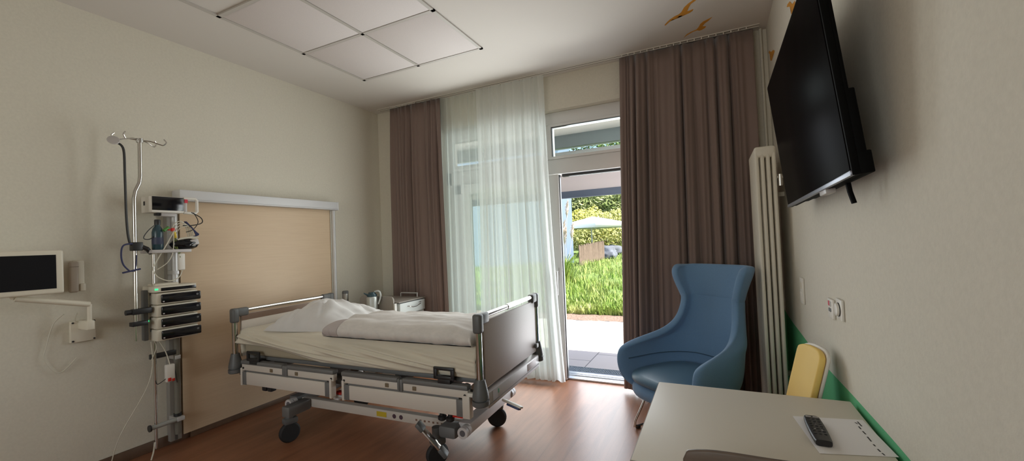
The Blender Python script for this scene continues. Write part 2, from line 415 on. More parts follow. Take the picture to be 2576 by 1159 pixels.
def blades(name, M, n, area, hh, wd, label, cat, lean=.5, dens=2.0, bald=True):
    V = []; F = []
    for i in range(n):
        v = random.random()**dens; y = area[2]+v*(area[3]-area[2])
        xc0 = -.31*y*(1)+.3; x = random.uniform(area[0]*(y/10), area[1]) if area[4] else random.uniform(area[0], area[1])
        nz = noise.noise(Vector((x*.8, y*.8, 3)))
        if bald and nz < -.22 and random.random() < .75: continue
        k = hh*random.uniform(.5, 1.2)*(1+.7*nz); a = random.random()*2*PI; ln = random.uniform(.1, lean)*k; a2 = random.random()*2*PI
        z = lawnz(y)-.01; dx, dy = math.cos(a)*wd, math.sin(a)*wd; lx, ly = math.cos(a2)*ln, math.sin(a2)*ln
        i0 = len(V)
        V += [(x-dx, y-dy, z), (x+dx, y+dy, z), (x+dx*.7+lx*.35, y+dy*.7+ly*.35, z+k*.6), (x-dx*.7+lx*.35, y-dy*.7+ly*.35, z+k*.6), (x+lx, y+ly, z+k)]
        F += [(i0, i0+1, i0+2, i0+3), (i0+3, i0+2, i0+4)]
    me = bpy.data.meshes.new(name); me.from_pydata(V, [], F); me.materials.append(M)
    o = bpy.data.objects.new(name, me); COL.objects.link(o)
    return tag(o, label, cat, kind='stuff')
blades('lawn_grass', leafmat('grass_leaf', (.13, .24, .022), (.30, .33, .10)), 26000, (-9, 1.0, 7.75, 20, True), .20, .012, 'rough sunlit grass and weeds growing beyond the patio', 'grass')
# tall grass clump by the patio
def clump(name, x, y, n, hgt, rad, M, label, cat, wd=.012):
    V = []; F = []
    for i in range(n):
        a = random.random()*2*PI; r = rad*random.random(); k = hgt*random.uniform(.55, 1.1); ln = k*random.uniform(.15, .6)
        bx, by, bz = x+math.cos(a)*r*.5, y+math.sin(a)*r*.5, lawnz(y)-.02
        px_, py_ = -math.sin(a)*wd, math.cos(a)*wd; i0 = len(V)
        for q in range(4):
            t = q/3; wv = 1-.9*t*t
            cx, cy, cz = bx+math.cos(a)*ln*t*t, by+math.sin(a)*ln*t*t, bz+k*(t-.18*t*t)
            V += [(cx-px_*wv, cy-py_*wv, cz), (cx+px_*wv, cy+py_*wv, cz)]
        for q in range(3): F.append((i0+2*q, i0+2*q+1, i0+2*q+3, i0+2*q+2))
    me = bpy.data.meshes.new(name); me.from_pydata(V, [], F); me.materials.append(M)
    o = bpy.data.objects.new(name, me); COL.objects.link(o)
    return tag(o, label, cat)
tallM = leafmat('tall_grass_leaf', (.10, .20, .02), (.30, .34, .07))
clump('tall_grass', -3.75, 11.0, 170, 1.05, .45, tallM, 'clump of tall green grass at left edge of the lawn nearest the open door', 'tall grass', .014)
pg = thing('pampas_grass', 'pampas grass with cream feathery plumes before the pale house wall', 'pampas grass', (-4.55, 13.4, lawnz(13.4)))
pmM = mat('plume_cream', (.62, .52, .44), .95)
V = None
lf = clump('foliage', 0, 0, 1, .1, .1, tallM, None, None); bpy.data.objects.remove(lf)
mb = MB()
for i in range(60):
    a = random.random()*2*PI; k = random.uniform(.5, 1.0)
    mb.tube([(0, 0, 0), (math.cos(a)*.2*k, math.sin(a)*.2*k, .5*k), (math.cos(a)*.5*k, math.sin(a)*.5*k, .75*k)], .008, 4, smooth=3)
mb.build('foliage', tallM, pg)
for i, (dx, dz) in enumerate(((-.22, 1.55), (.02, 1.30), (.16, 1.95), (.05, 1.05), (-.1, .95), (.3, 1.2))):
    mb = MB(); mb.tube([(dx*.2, 0, 0), (dx*.7, 0, dz*.6), (dx, 0, dz)], .006, 5, smooth=3)
    st = mb.build('plume', pmM, pg)
    q = MB()
    pts_ = [(dx+.07*(t/11)**2, .02*math.sin(t), dz-.05+.52*t/11) for t in range(12)]
    q.tube(pts_, [.006+.030*math.sin(PI*min(1, (t/11)*.9+.08))**1.2*(1+.25*math.sin(t*2.3)) for t in range(12)], 7)
    for t in range(150):
        k = random.random(); px0 = (dx+.07*k*k, 0, dz-.05+.52*k); a_ = random.random()*2*PI; rr = .075*math.sin(PI*(k*.85+.1))
        q.tube([px0, (px0[0]+rr*math.cos(a_), rr*math.sin(a_), px0[2]+.09)], .004, 3)
    q.build('plume_head', pmM, st)
# neighbouring house
hs = thing('house', 'pale blue-white flat house wall beyond the garden, left of the parasol', 'house', (-5.40, 17.2, 0), .36)
MB().box(-14, 0, 0, 9, -.6, 6.2).build('outer_wall', mat('render_white', (.33, .41, .55), .85, bump=.1, bscale=30), hs)
MB().box(-14.3, .25, -.25, 9.3, 6.2, 6.4).build('roof_edge', mat('roof_grey', (.2, .21, .23), .6), hs)
MB().box(-10.0, -8.6, -.02, .02, 1.3, 2.9).build('house_window', mat('house_pane', (.08, .10, .12), .1), hs)
# reed fence
fc = MB(); fx0, fy0_, fx1, fy1_ = -4.92, 16.0, -4.95, 18.6
A = Vector((-5.12, 15.6)); Bv = Vector((-5.35, 19.2))
Apt = onplane(1458, 666, 1, 15.8); Bpt = onplane(1520, 650, 1, 18.3)
for i in range(84):
    t = i/83; x = Apt.x+(Bpt.x-Apt.x)*t; y = 15.8+2.5*t; z = lawnz(y)
    fc.cyl((x, y, z-.05), (x+random.uniform(-.01, .01), y, z+.80+.03*math.sin(i*.9)+random.uniform(-.02, .02)), .021, 6)
fc.tube([(Apt.x, 15.86, lawnz(15.8)+.25), (Bpt.x, 18.36, lawnz(18.3)+.25)], .02, 6); fc.tube([(Apt.x, 15.86, lawnz(15.8)+.62), (Bpt.x, 18.36, lawnz(18.3)+.62)], .02, 6)
tag(fc.build('reed_fence', mat('reed', (.135, .098, .072), .85, var=.3, vscale=9, stretch=(6, 6, 1))), 'low brown reed fence screen standing on the lawn under the parasol', 'fence')
# parasol
pp = onplane(1489, 600, 1, 20.5); pz = lawnz(20.5)
apex = onplane(1496, 544, 1, 20.5).z; edge = onplane(1489, 571, 1, 20.5).z
ps = thing('parasol', 'white garden parasol open beyond the reed fence', 'parasol', (pp.x, 20.5, pz))
MB().cyl((0, 0, 0), (0, 0, apex-pz-.05), .035, 12).build('pole', frameM, ps)
mb = MB(); N = 8; R0 = 1.75
top = (.12, 0, apex-pz)
for k in range(N):
    a0, a1 = 2*PI*k/N+.3, 2*PI*(k+1)/N+.3
    p0 = (.12+R0*math.cos(a0), R0*math.sin(a0), edge-pz+.14); p1 = (.12+R0*math.cos(a1), R0*math.sin(a1), edge-pz+.14)
    q0 = (p0[0], p0[1], edge-pz-.06); q1 = (p1[0], p1[1], edge-pz-.06)
    v = [mb.bm.verts.new(p) for p in (top, p0, p1, q0, q1)]
    mb.bm.faces.new((v[0], v[1], v[2])); mb.bm.faces.new((v[1], v[3], v[4], v[2]))
bmesh.ops.remove_doubles(mb.bm, verts=mb.bm.verts, dist=.001)
cn = mb.build('canopy', mat('parasol_white', (.72, .72, .70), .8), ps); sm = cn.modifiers.new('s', 'SOLIDIFY'); sm.thickness = .01
mb = MB()
for k in range(N):
    a0 = 2*PI*k/N+.3; mb.cyl((.0, 0, edge-pz-.1), (.12+R0*.6*math.cos(a0), R0*.6*math.sin(a0), edge-pz+.2), .012, 6)
mb.build('ribs', frameM, ps)
MB().lathe([(.35, 0), (.35, .08), (.06, .12), (.06, .2)], (0, 0, 0), 20).build('base', greyplast, ps)
# boulders beside the fence
rockM = mat('grey_rock', (.085, .095, .115), .9, bump=.5, bscale=12, var=.3, vscale=4)
for i, (px, py, Y, r, lab) in enumerate(((1526, 640, 19.3, .42, 'grey boulder at right end of the reed fence'), (1546, 632, 20.6, .38, 'smaller grey boulder farther right beyond the reed fence'), (1536, 652, 18.6, .25, 'low grey stone lying before the boulders by the reed fence'))):
    x = onplane(px, py, 1, Y).x
    mb = MB(); t = bmesh.new(); bmesh.ops.create_icosphere(t, subdivisions=3, radius=1)
    for v in t.verts:
        n = 1+.35*noise.noise(v.co*1.6+Vector((i*9, 0, 0)))
        v.co = Vector((v.co.x*r*n*1.25, v.co.y*r*n, v.co.z*r*n*.8))
    mb._merge(t); tag(mb.build('boulder', rockM, loc=(x, Y, lawnz(Y)+r*.45)), lab, 'boulder', 'boulders beside the reed fence')
# bushes and trees
def leaves(name, M, cen, rad, n, size, parent=None, shell=.5, elong=1.):
    V = []; F = []
    for i in range(n):
        d = Vector((random.gauss(0, 1), random.gauss(0, 1), random.gauss(0, 1))).normalized()*(shell+(1-shell)*random.random())**.6
        d *= 1+.35*noise.noise(d*2.3+Vector(cen))
        p = Vector((cen[0]+d.x*rad[0], cen[1]+d.y*rad[1], cen[2]+d.z*rad[2]))
        a = Vector((random.gauss(0, 1), random.gauss(0, 1), random.gauss(0, .8))).normalized(); b_ = a.orthogonal().normalized(); s = size*random.uniform(.6, 1.3)
        i0 = len(V); V += [p-a*s*elong, p+b_*s*.5, p+a*s*elong, p-b_*s*.5]; F.append((i0, i0+1, i0+2, i0+3))
    me = bpy.data.meshes.new(name); me.from_pydata(V, [], F); me.materials.append(M)
    o = bpy.data.objects.new(name, me); COL.objects.link(o)
    if parent: o.parent = parent
    return o
yl = leafmat('yellow_leaf', (.22, .24, .05), (.42, .42, .13)); gl = leafmat('green_leaf', (.10, .20, .03), (.26, .33, .08)); dl = leafmat('dark_leaf', (.02, .06, .03), (.07, .14, .06)); rl = leafmat('reed_leaf', (.16, .22, .05), (.36, .40, .16))
def bush(name, px, py, Y, rad, n, size, M, label, cat, elong=1.):
    p = onplane(px, py, 1, Y)
    t = thing(name, label, cat, (p.x, Y, lawnz(Y)))
    mb = MB()
    zc = p.z-lawnz(Y)
    for k in range(5):
        a = k*1.3; mb.tube([(0, 0, -.1), (.1*math.cos(a), .1*math.sin(a), zc*.5), (rad[0]*.4*math.cos(a), rad[1]*.4*math.sin(a), zc)], .04, 6, smooth=3)
    mb.build('stem', trunk, t)
    leaves('foliage', M, (0, 0, zc), rad, n, size, t, elong=elong)
bush('bush', 1545, 600, 24.5, (2.6, 1.4, 1.6), 13520, 0.072, yl, 'yellow-leaved bush just behind the white parasol', 'bush')
bush('bush', 1485, 590, 26.0, (1.5, 1.2, 1.7), 7280, 0.072, leafmat('yellow_green_leaf', (.30, .30, .03), (.46, .44, .10)), 'yellow-green bush behind the parasol pole', 'bush')
bush('tall_reed_bush', 1530, 515, 28.5, (3.2, 1.2, 2.0), 13520, 0.088, rl, 'tall pale green reedy bush rising above the parasol', 'bush', 2.0)
bush('dark_tree', 1478, 505, 31.0, (2.2, 1.8, 2.4), 7800, 0.11, dl, 'dark green tree beside the corner of the pale house', 'tree')
bush('leafy_tree', 1650, 470, 33.0, (6.0, 2.5, 5.5), 15600, 0.143, gl, 'broad green tree crown at back of the garden seen through the transom', 'tree')
bush('leafy_tree', 1420, 330, 38.0, (9.0, 2.5, 5.0), 13000, 0.165, leafmat('far_leaf', (.09, .17, .04), (.20, .28, .09)), 'far green treetops behind the pale house roof', 'tree')
rr_ = thing('roofed_house', 'far house with red roof behind the trees', 'house', (onplane(1500, 500, 1, 45).x, 45, 1.5))
MB().box(-5, 5, 0, 6, 0, 3.5).build('outer_wall', mat('far_render', (.5, .42, .35), .9), rr_)
MB().prism([(-5.5, -.5, 3.5), (5.5, -.5, 3.5), (5.5, 6.5, 3.5), (-5.5, 6.5, 3.5)], (0, 0, .1)).prism([(-5.5, -.5, 3.6), (-5.5, 6.5, 3.6), (-5.5, 3, 6.4)], (11, 0, 0)).build('roof', mat('roof_red', (.35, .09, .06), .8), rr_)
# overhang, fascia beam and drop screen outside
soff = MB().box(-8, 4, BW+.33, 5.62, 2.87, 3.05).build('roof_overhang', mat('soffit_white', (.72, .72, .70), .8)); struct(soff)
struct(box('trim_3', mat('fascia_bluegrey', (.22, .26, .29), .5), -8, 4, 5.46, 5.58, 2.70, 2.87))
scn = thing('drop_screen', 'pale roller sun screen with blue-grey bottom bar hanging outside above patio', 'sun screen', (0, 5.5, 0))
MB().box(-4.5, 2.0, -.004, .004, 2.09, 2.60).build('screen_fabric', mat('screen_fabric_pink', (.70, .645, .68), .8), scn)
MB().box(-4.5, 2.0, -.03, .03, 2.005, 2.10, .01).build('bottom_bar', mat('bar_bluegrey', (.10, .13, .20), .45), scn)
MB().box(-4.5, 2.0, -.05, .05, 2.58, 2.64, .01).build('roller_box', mat('roller_box_grey', (.45, .46, .48), .5), scn)
for x in (-4.56, 2.06): MB().box(x-.05, x+.05, -.05, .05, -.02, 2.70, .006).build('guide_post', mat('bar_bluegrey', (.10, .13, .20), .45), scn)

# ------------------------------------------------------------------ curtains
def curtain(name, M, x0, x1, zt, zb, yc, folds, amp, label, group, flare=None, seed=0, thick=.003, ztl=None, hem=0.):
    mb = MB(); rnd = random.Random(seed)
    ph = [rnd.uniform(0, 6.28) for _ in range(8)]
    nu = folds*14
    def fn(u, v):
        s = u+.012*math.sin(2*PI*u*folds*.5+ph[0])+.02*math.sin(2*PI*u*1.7+ph[1])
        x = x0+(x1-x0)*u
        if flare: x += flare(u, v)
        k = (.35+.65*min(1, v*4))
        am = amp*(.66+.40*math.sin(2*PI*u*folds*.31+ph[2]))*k
        w = math.sin(2*PI*s*folds+ph[3]+.5*math.sin(v*2+ph[4])*math.sin(u*9+ph[5]))
        w = math.copysign(abs(w)**.8, w)
        if thick:
            s2 = s+.045*math.sin(2*PI*u*1.9+ph[1])+.02*math.sin(2*PI*u*4.1+ph[2])
            s2 = .55*s2+.45*max(0, s2)**.6
            w = 1-2*abs(math.sin(PI*(s2*folds)+ph[3]+.25*math.sin(v*2+ph[4])*math.sin(u*9+ph[5])))**.62
        y = yc+am*w+.25*am*math.sin(2*PI*s*folds*2.3+ph[6]+v)
        z = zt+(zb-zt)*v
        if v < .5: z -= .008*(1-v*2)*(.5+.5*math.sin(2*PI*u*folds*.5+ph[7]))
        x += .006*math.sin(2*PI*s*folds*2+ph[1])*(v)
        return (x, y, z-hem*(v > .99)*math.sin(u*7))
    mb.grid(fn, nu, 26)
    o = mb.build(name, M, recalc=False, sharp=3)
    if thick: md = o.modifiers.new('solid', 'SOLIDIFY'); md.thickness = thick
    return tag(o, label, 'curtain', group)
CY0 = 4.015
curtain('curtain', curtM, -3.54, -2.80, H-.010, .03, CY0+.018, 7, .062, 'brown floor-length curtain at left of window behind the bedside cabinet', 'brown curtains', flare=lambda u, v: .05*u*v-.02*(1-u)*v, seed=3)
curtain('curtain', curtM, -.73, .375, H-.010, .03, CY0+.018, 10, .074, 'brown floor-length curtain right of the open door behind blue armchair', 'brown curtains', flare=lambda u, v: -.10*(1-u)*v, seed=5)
curtain('sheer_curtain', sheerA, -2.83, -2.26, H-.012, .03, CY0+.03, 6, .022, 'thin white sheer beside the left brown curtain, flat and see-through', 'white sheers', seed=11, thick=0)
curtain('sheer_curtain', sheerB, -2.30, -1.50, H-.012, .025, CY0-.01, 13, .030, 'denser gathered white sheer hanging behind the bed footboard', 'white sheers', flare=lambda u, v: .15*v*v*(u-.35), seed=12, thick=0)
rl_ = thing('curtain_rail', 'white double curtain track fixed on the ceiling before the window wall', 'curtain rail', (0, CY0, H))
MB().box(LW+.12, RW-.06, -.034, -.006, -.005, -.0003).build('track', whiteplast, rl_)
MB().box(LW+.12, RW-.06, -.023, -.017, -.0062, -.0048).build('track_groove', mat('groove_dark', (.10, .09, .08), .6), rl_)
MB().box(LW+.12, RW-.06, .012, .040, -.005, -.0003).build('track', whiteplast, rl_)
MB().box(LW+.12, RW-.06, .023, .029, -.0062, -.0048).build('track_groove', mat('groove_dark', (.10, .09, .08), .6), rl_)
mb = MB()
for i in range(38):
    x = -3.5+i*.02 if i < 19 else -.70+(i-19)*.057
    mb.box(x-.004, x+.004, -.026, -.016, -.020, -.005, .001)
mb.build('gliders', whiteplast, rl_)

# ------------------------------------------------------------------ ceiling panels
TX = [-3.135, -2.45, -1.765]; TYs = [1.10, 1.795, 2.49, 3.19]
fr = MB()
for x in TX: fr.box(x-.014, x+.014, TYs[0]-.014, TYs[-1]+.014, H-.012, H-.0005)
for y in TYs: fr.box(TX[0]-.014, TX[-1]+.014, y-.014, y+.014, H-.012, H-.0005)
frame = fr.build('ceiling_grid', mat('grid_metal', (.50, .47, .43), .5)); tag(frame, 'thin metal grid frame round square ceiling panels above the bed', 'ceiling grid')
names = {(0, 2): 'white square ceiling panel on the wall side nearest the window', (1, 2): 'white square ceiling panel nearest the window on the room side',
         (0, 1): 'white square ceiling panel on wall side, second from the window', (1, 1): 'white square ceiling panel on room side, second from the window',
         (0, 0): 'white ceiling panel on wall side farthest from the window', (1, 0): 'white ceiling panel on room side farthest from the window'}
for (i, j), lab in names.items():
    if j == 0: continue
    o = MB().box(TX[i]+.017, TX[i+1]-.017, TYs[j]+.014, TYs[j+1]-.017, H-.009, H-.0005, .002).build('ceiling_panel', tileM); tag(o, lab, 'ceiling panel', 'square ceiling panels')
# dark gap lines along one side of each row
for y in TYs[2:]:
    pass

# ------------------------------------------------------------------ bird decals
def decal(pts, z6, ax, val, d, label):
    P = [onplane(z6[0]+a/5.795, z6[1]+b_/5.795, ax, val) for a, b_ in pts]
    o = MB().prism([p+Vector(d)*.2 for p in P], d).build('bird_decal', orangeM)
    tag(o, label, 'bird decal', 'orange bird decals')
decal([(415, 365), (450, 322), (500, 278), (560, 238), (625, 208), (660, 175), (700, 108), (760, 50), (830, 0), (905, -45), (870, 5), (800, 55), (765, 112), (745, 165), (800, 145), (835, 130), (825, 155), (770, 192), (700, 217), (690, 230), (650, 220), (560, 258), (490, 315), (430, 370)], (1600, 0), 2, H, (0, 0, -.0015), 'larger orange flying-bird decal on the ceiling, nearer the camera')
decal([(693, 548), (740, 497), (800, 463), (880, 428), (910, 395), (935, 350), (980, 310), (1112, 246), (1060, 297), (1000, 342), (968, 382), (1022, 380), (1005, 405), (960, 432), (925, 445), (890, 440), (830, 462), (760, 502)], (1600, 0), 2, H, (0, 0, -.0015), 'smaller orange flying-bird decal on the ceiling, nearer the curtain')
decal([(2200, 104), (2212, 60), (2245, 18), (2280, 60), (2318, 10), (2330, 80), (2300, 120), (2275, 205), (2265, 200), (2285, 130), (2245, 95)], (1600, 0), 0, RW, (-.0015, 0, 0), 'orange bird decal on right wall, upper one at the edge of the television')
decal([(1935, 768), (1945, 738), (1972, 757), (2000, 727), (2022, 737), (2015, 772), (1990, 803), (1980, 882), (1962, 884), (1972, 830), (1960, 797)], (1600, 0), 0, RW, (-.0015, 0, 0), 'orange bird decal on right wall, lower one near the corner')

# ------------------------------------------------------------------ riser pipe and radiator
mb = MB(); mb.cyl((RW-.045, BW-.022, 0), (RW-.045, BW-.022, H), .011, 12)
tag(mb.build('heating_pipe', wallM), 'slim painted heating pipe rising in the corner beside the radiator', 'pipe')
rd = thing('radiator', 'tall white column radiator in the corner behind blue armchair', 'radiator', (.282, 3.40, 0))
cw = .030; nsec = 9; sp = .055
mb = MB()
for s in range(nsec):
    y = s*sp
    for k in range(4):
        x = .014+k*.0345
        mb.box(x-.0125, x+.0125, y, y+.040, .16, 2.00, .011, 3)
mb.build('columns', radM, rd)
for zz, nm in ((.10, 'bottom_header'), (1.965, 'top_header')):
    mb = MB()
    for s in range(nsec):
        mb.box(0, .132, s*sp, s*sp+.046, zz, zz+.08, .02, 3)
    mb.build(nm, radM, rd)
mb = MB(); mb.cyl((.132, .02, 1.82), (.17, .02, 1.82), .012, 10); mb.cyl((.15, .02, 1.76), (.15, .02, 1.84), .017, 12); mb.build('valve', chrome, rd)
mb = MB()
for zz in (.4, 1.7): mb.box(.125, RW-.285, .2, .23, zz, zz+.03)
mb.build('wall_bracket', radM, rd)
mb = MB(); mb.tube([(.07, .02, .1), (.07, .02, .0)], .010, 8); mb.build('feed_pipe', radM, rd)

# ------------------------------------------------------------------ television
Bp, Cp, Ap = Vector((.370, 2.6936, 1.572)), Vector((.3673, 1.516, 1.601)), Vector((.3041, 2.7103, 2.247))
ex = (Cp-Bp).normalized(); ez = (Ap-Bp); ez = (ez-ex*ez.dot(ex)).normalized(); ey = ez.cross(ex)  # ey points out of the back or the front
if ey.x < 0: ey = -ey
W_, Hh = (Cp-Bp).length, (Ap-Bp).length
TM = Matrix.Identity(4)
for i in range(3): TM[i][0] = ex[i]; TM[i][1] = ey[i]; TM[i][2] = ez[i]; TM[i][3] = Bp[i]
tv = thing('television', 'black flat television on a swivel mount high on right wall', 'television')
tv.matrix_world = TM
MB().box(0, W_, .002, .022, 0, Hh, .003).build('housing', tvblack, tv)
MB().box(.010, W_-.010, -.0005, .006, .016, Hh-.010, .001).build('screen', screenM, tv)
MB().box(.002, W_-.002, -.003, .012, .0, .015, .003).build('lower_bezel', mat('bezel_silver', (.22, .23, .27), .28, metal=.5), tv)
MB().box(.06, W_-.004, .02, .033, .0, Hh*.9, .004).box(.30, W_-.003, .02, .046, .0, .255, .004).box(.40, W_-.002, .02, .056, .0, .066, .004).build('rear_shell', tvblack, tv)
MB().box(W_*.62, W_*.62+.10, .004, .035, -.016, .002, .003).build('receiver_lip', lacq, tv)
mb = MB(); mb.tube([(W_*.80, .045, .0), (W_*.80+.004, .045, -.03), (W_*.805, .05, -.07)], .008, 8); mb.build('connector', tvblack, tv)
MB().box(W_*.42, W_*.58, .02, .052, .22, .42, .004).build('mount_plate', tvblack, tv)
mb = MB(); c1 = Vector((W_*.5, .05, .34)); c2 = TM.inverted() @ Vector((RW-.004, 2.10, 1.95))
mb.tube([c1, c2], .03, 10); mb.build('mount_arm', tvblack, tv)

# ------------------------------------------------------------------ right wall plates
def plate(name, y0, y1, z0, z1, label, cat, deco):
    t = thing(name, label, cat, (RW, (y0+y1)/2, (z0+z1)/2))
    hy, hz = abs(y1-y0)/2, abs(z1-z0)/2
    MB().box(-.011, -.0003, -hy, hy, -hz, hz, .004).build('cover_plate', whiteplast, t)
    deco(t, hy, hz)
def d1(t, hy, hz):
    mb = MB(); M = Matrix.Translation((-.011, 0, hz*.42)) @ Matrix.Rotation(-PI/2, 4, 'Y'); mb.lathe([(.022, 0), (.022, .002), (.018, .003)], (0, 0, 0), 20, M); mb.build('round_insert', creamplast, t)
    MB().box(-.015, -.010, -hy*.6, hy*.6, -hz*.8, -hz*.1, .002).build('rocker', whiteplast, t)
plate('switch_plate', 3.055, 3.145, .995, 1.155, 'white double switch plate on right wall near the corner', 'switch', d1)
def d2(t, hy, hz):
    MB().box(-.013, -.010, .002, .026, .012, .034, .0005).build('red_button', redlab, t)
    MB().box(-.013, -.010, -.024, -.001, .012, .034, .0005).build('grey_button', lacq, t)
    for y in (.012, -.012):
        M = Matrix.Translation((-.011, y, -.006)) @ Matrix.Rotation(-PI/2, 4, 'Y'); MB().lathe([(.009, 0), (.009, .002), (.007, .003)], (0, 0, 0), 16, M).build('push_button', greyplast, t)
plate('call_button_plate', 2.345, 2.440, 1.035, 1.125, 'white call plate with red button beside dimmer on right wall', 'call button', d2)
def d3(t, hy, hz):
    M = Matrix.Translation((-.011, 0, 0)) @ Matrix.Rotation(-PI/2, 4, 'Y'); MB().lathe([(.030, 0), (.030, .003)], (0, 0, 0), 28, M).build('knob_ring', darkplast, t)
    M = Matrix.Translation((-.012, 0, 0)) @ Matrix.Rotation(-PI/2, 4, 'Y'); MB().lathe([(.028, 0), (.027, .010), (.022, .012)], (0, 0, 0), 28, M).build('knob', whiteplast, t)
plate('dimmer_switch', 2.195, 2.285, 1.055, 1.145, 'white wall dimmer with round knob on right wall above table', 'dimmer', d3)

# ------------------------------------------------------------------ table and what lies on it
tb = thing('table', 'small square table with pale laminate top against right wall', 'table', (.103, 1.738, 0))
MB().box(-.372, .362, -.383, .383, .722, .75, .004).build('tabletop', tableM, tb)
MB().box(-.374, -.370, -.383, .383, .724, .748).box(-.372, .362, -.3855, -.382, .724, .748).build('edge_band', mat('edge_band_grey', (.36, .31, .27), .5), tb)
for sx in (-1, 1):
    for sy in (-1, 1):
        MB().box(sx*.32-.02, sx*.32+.02, sy*.33-.02, sy*.33+.02, 0, .70, .004).build('leg', steel, tb)
MB().box(-.32, .32, -.345, -.315, .665, .722).box(-.32, .32, .315, .345, .665, .722).box(-.335, -.305, -.31, .31, .665, .722).box(.305, .335, -.31, .31, .665, .722).build('apron', steel, tb)
pc = [onplane(px, py, 2, .7512) for px, py in ((1994, 1046), (2170, 1056), (2272, 1151), (2062, 1140))]
pc = [Vector((min(p.x, RW-.008), p.y, .7508)) for p in pc]
pa = thing('paper_sheet', 'white printed sheet of paper under the remote on table', 'paper', pc[0])
MB().prism([p-pc[0] for p in pc], (0, 0, .0006)).build('sheet', paperM, pa)
mb = MB()
dashes = [((2151, 1062), (2158, 1066)), ((2157, 1060), (2168, 1072)), ((2160, 1072), (2166, 1079)), ((2170, 1084), (2178, 1092)), ((2182, 1098), (2192, 1110)), ((2197, 1117), (2202, 1122)), ((2208, 1129), (2215, 1136)), ((2219, 1139), (2226, 1145))]
for (a, b_) in dashes:
    A = onplane(*a, 2, .7516); Bq = onplane(*b_, 2, .7516); d = (Bq-A).normalized(); n_ = Vector((-d.y, d.x, 0))*.0022
    mb.prism([A+n_-pc[0], Bq+n_-pc[0], Bq-n_-pc[0], A-n_-pc[0]], (0, 0, .0002))
mb.build('printed_lines', inkM, pa)
rc = [onplane(px, py, 2, .77) for px, py in ((2020, 1046), (2061, 1046), (2096, 1108), (2050, 1110))]
ro = (rc[0]+rc[1]+rc[2]+rc[3])/4; dirv = ((rc[0]+rc[1])-(rc[2]+rc[3])).normalized()
rlen = ((rc[0]+rc[1])-(rc[2]+rc[3])).length/2; rwid = ((rc[1]-rc[0]).length+(rc[2]-rc[3]).length)/2*.95
rm = thing('remote_control', 'black television remote lying on the printed sheet', 'remote control', (ro.x, ro.y, .7516), math.atan2(dirv.y, dirv.x)-PI/2)
mb = MB()
def rf(u, v):
    t = u*2-1; a = v*2*PI
    wd = rwid/2*(1-.12*(t*t)); e = 4
    ca, sa = math.cos(a), math.sin(a)
    x = wd*math.copysign(abs(ca)**(2/e), ca); z = .011+.010*math.copysign(abs(sa)**(2/e), sa)
    return (x*(1 if abs(t) < .99 else .93), rlen/2*t, max(.0, z))
Vv = mb.grid(lambda u, v: rf(u, v*(1-1/28)), 24, 28)
for i in range(23): mb.bm.faces.new((Vv[i][27], Vv[i+1][27], Vv[i+1][0], Vv[i][0]))
mb.bm.faces.new(Vv[0]); mb.bm.faces.new(Vv[-1])
mb.build('remote_body', darkplast, rm)
for k, (x, y) in enumerate(((-.4, .88), (.4, .88))): MB().box(x*rwid/2-.008, x*rwid/2+.008, rlen*.5*y-.0035, rlen*.5*y+.0035, .0205, .0218, .0005).build('light_button', lacq, rm)
for (x, y) in ((0, .25), (-.35, -.15), (.4, -.2)): MB().box(x*rwid/2-.003, x*rwid/2+.003, rlen*.5*y-.0018, rlen*.5*y+.0018, .0205, .0215, .0004).build('mark', lacq, rm)
mb = MB()
for r in range(7):
    for q in (-.5, 0, .5): mb.box(q*rwid/2-.0045, q*rwid/2+.0045, rlen*.5*(.68-.2*r)-.003, rlen*.5*(.68-.2*r)+.003, .0205, .0222, .001)
mb.build('keypad', blackrub, rm)

# ------------------------------------------------------------------ dining chairs
def side_chair(name, label, loc, rz, back_w, ztop, backM, shellM, seatMat, lean, zb=.50):
    t = thing(name, label, 'chair', loc, rz, 'chairs at the small table')
    # local: seat centre at origin, faces -y, back at +y
    def slab(off, inset, th):
        mb = MB()
        def fn(u, v):
            x = (u*2-1); z = v
            hw = back_w/2-inset; zz = zb+inset+(ztop-zb-2*inset)*z
            k = max(0, (z-.93)/.07); rx = hw*(1-.05*k*k)
            y = .19+lean*(zz-zb)-.035*(1-x*x)*-1*.6+off
            top = -.018*(abs(x)**4)*(1 if z > .5 else 0)*((z-.5)*2)
            return Vector((x*rx, y, zz+top))
        mb.grid(fn, 18, 16)
        o = mb
        return mb
    o = slab(.018, 0, .012).build('back_shell', shellM, t, sharp=3); md = o.modifiers.new('s', 'SOLIDIFY'); md.thickness = .014; md.offset = 0; md2 = o.modifiers.new('b', 'BEVEL'); md2.width = .005; md2.segments = 2
    if backM:
        o = slab(-.004, .005, .02).build('back_pad', backM, t, sharp=3); md = o.modifiers.new('s', 'SOLIDIFY'); md.thickness = .026; md.offset = 0; md2 = o.modifiers.new('b', 'BEVEL'); md2.width = .009; md2.segments = 3
    MB().box(-.2, .2, -.21, .19, .43, .465, .016, 3).build('seat', seatMat, t)
    for sx in (-1, 1):
        MB().tube([(sx*.17, -.19, 0), (sx*.16, -.17, .43)], .011, 8).build('leg', steel, t)
        MB().tube([(sx*.17, .23, 0), (sx*.16, .18, .43), (sx*.15*(back_w/.38), .205, .52), (sx*.14*(back_w/.38), .215+lean*.1, .62)], .011, 8).build('leg', steel, t)
    return t
side_chair('chair', 'yellow padded chair with white shell beside right wall behind the table', (.112, 2.345, 0), -PI/2+.20, .262, .898, yellowM, whiteplast, yellowM, .24)
side_chair('chair', 'brown-backed chair at near side of table, its back toward the camera', (.10, 1.43, 0), PI+.04, .42, .905, None, brownM, brownM, .06)

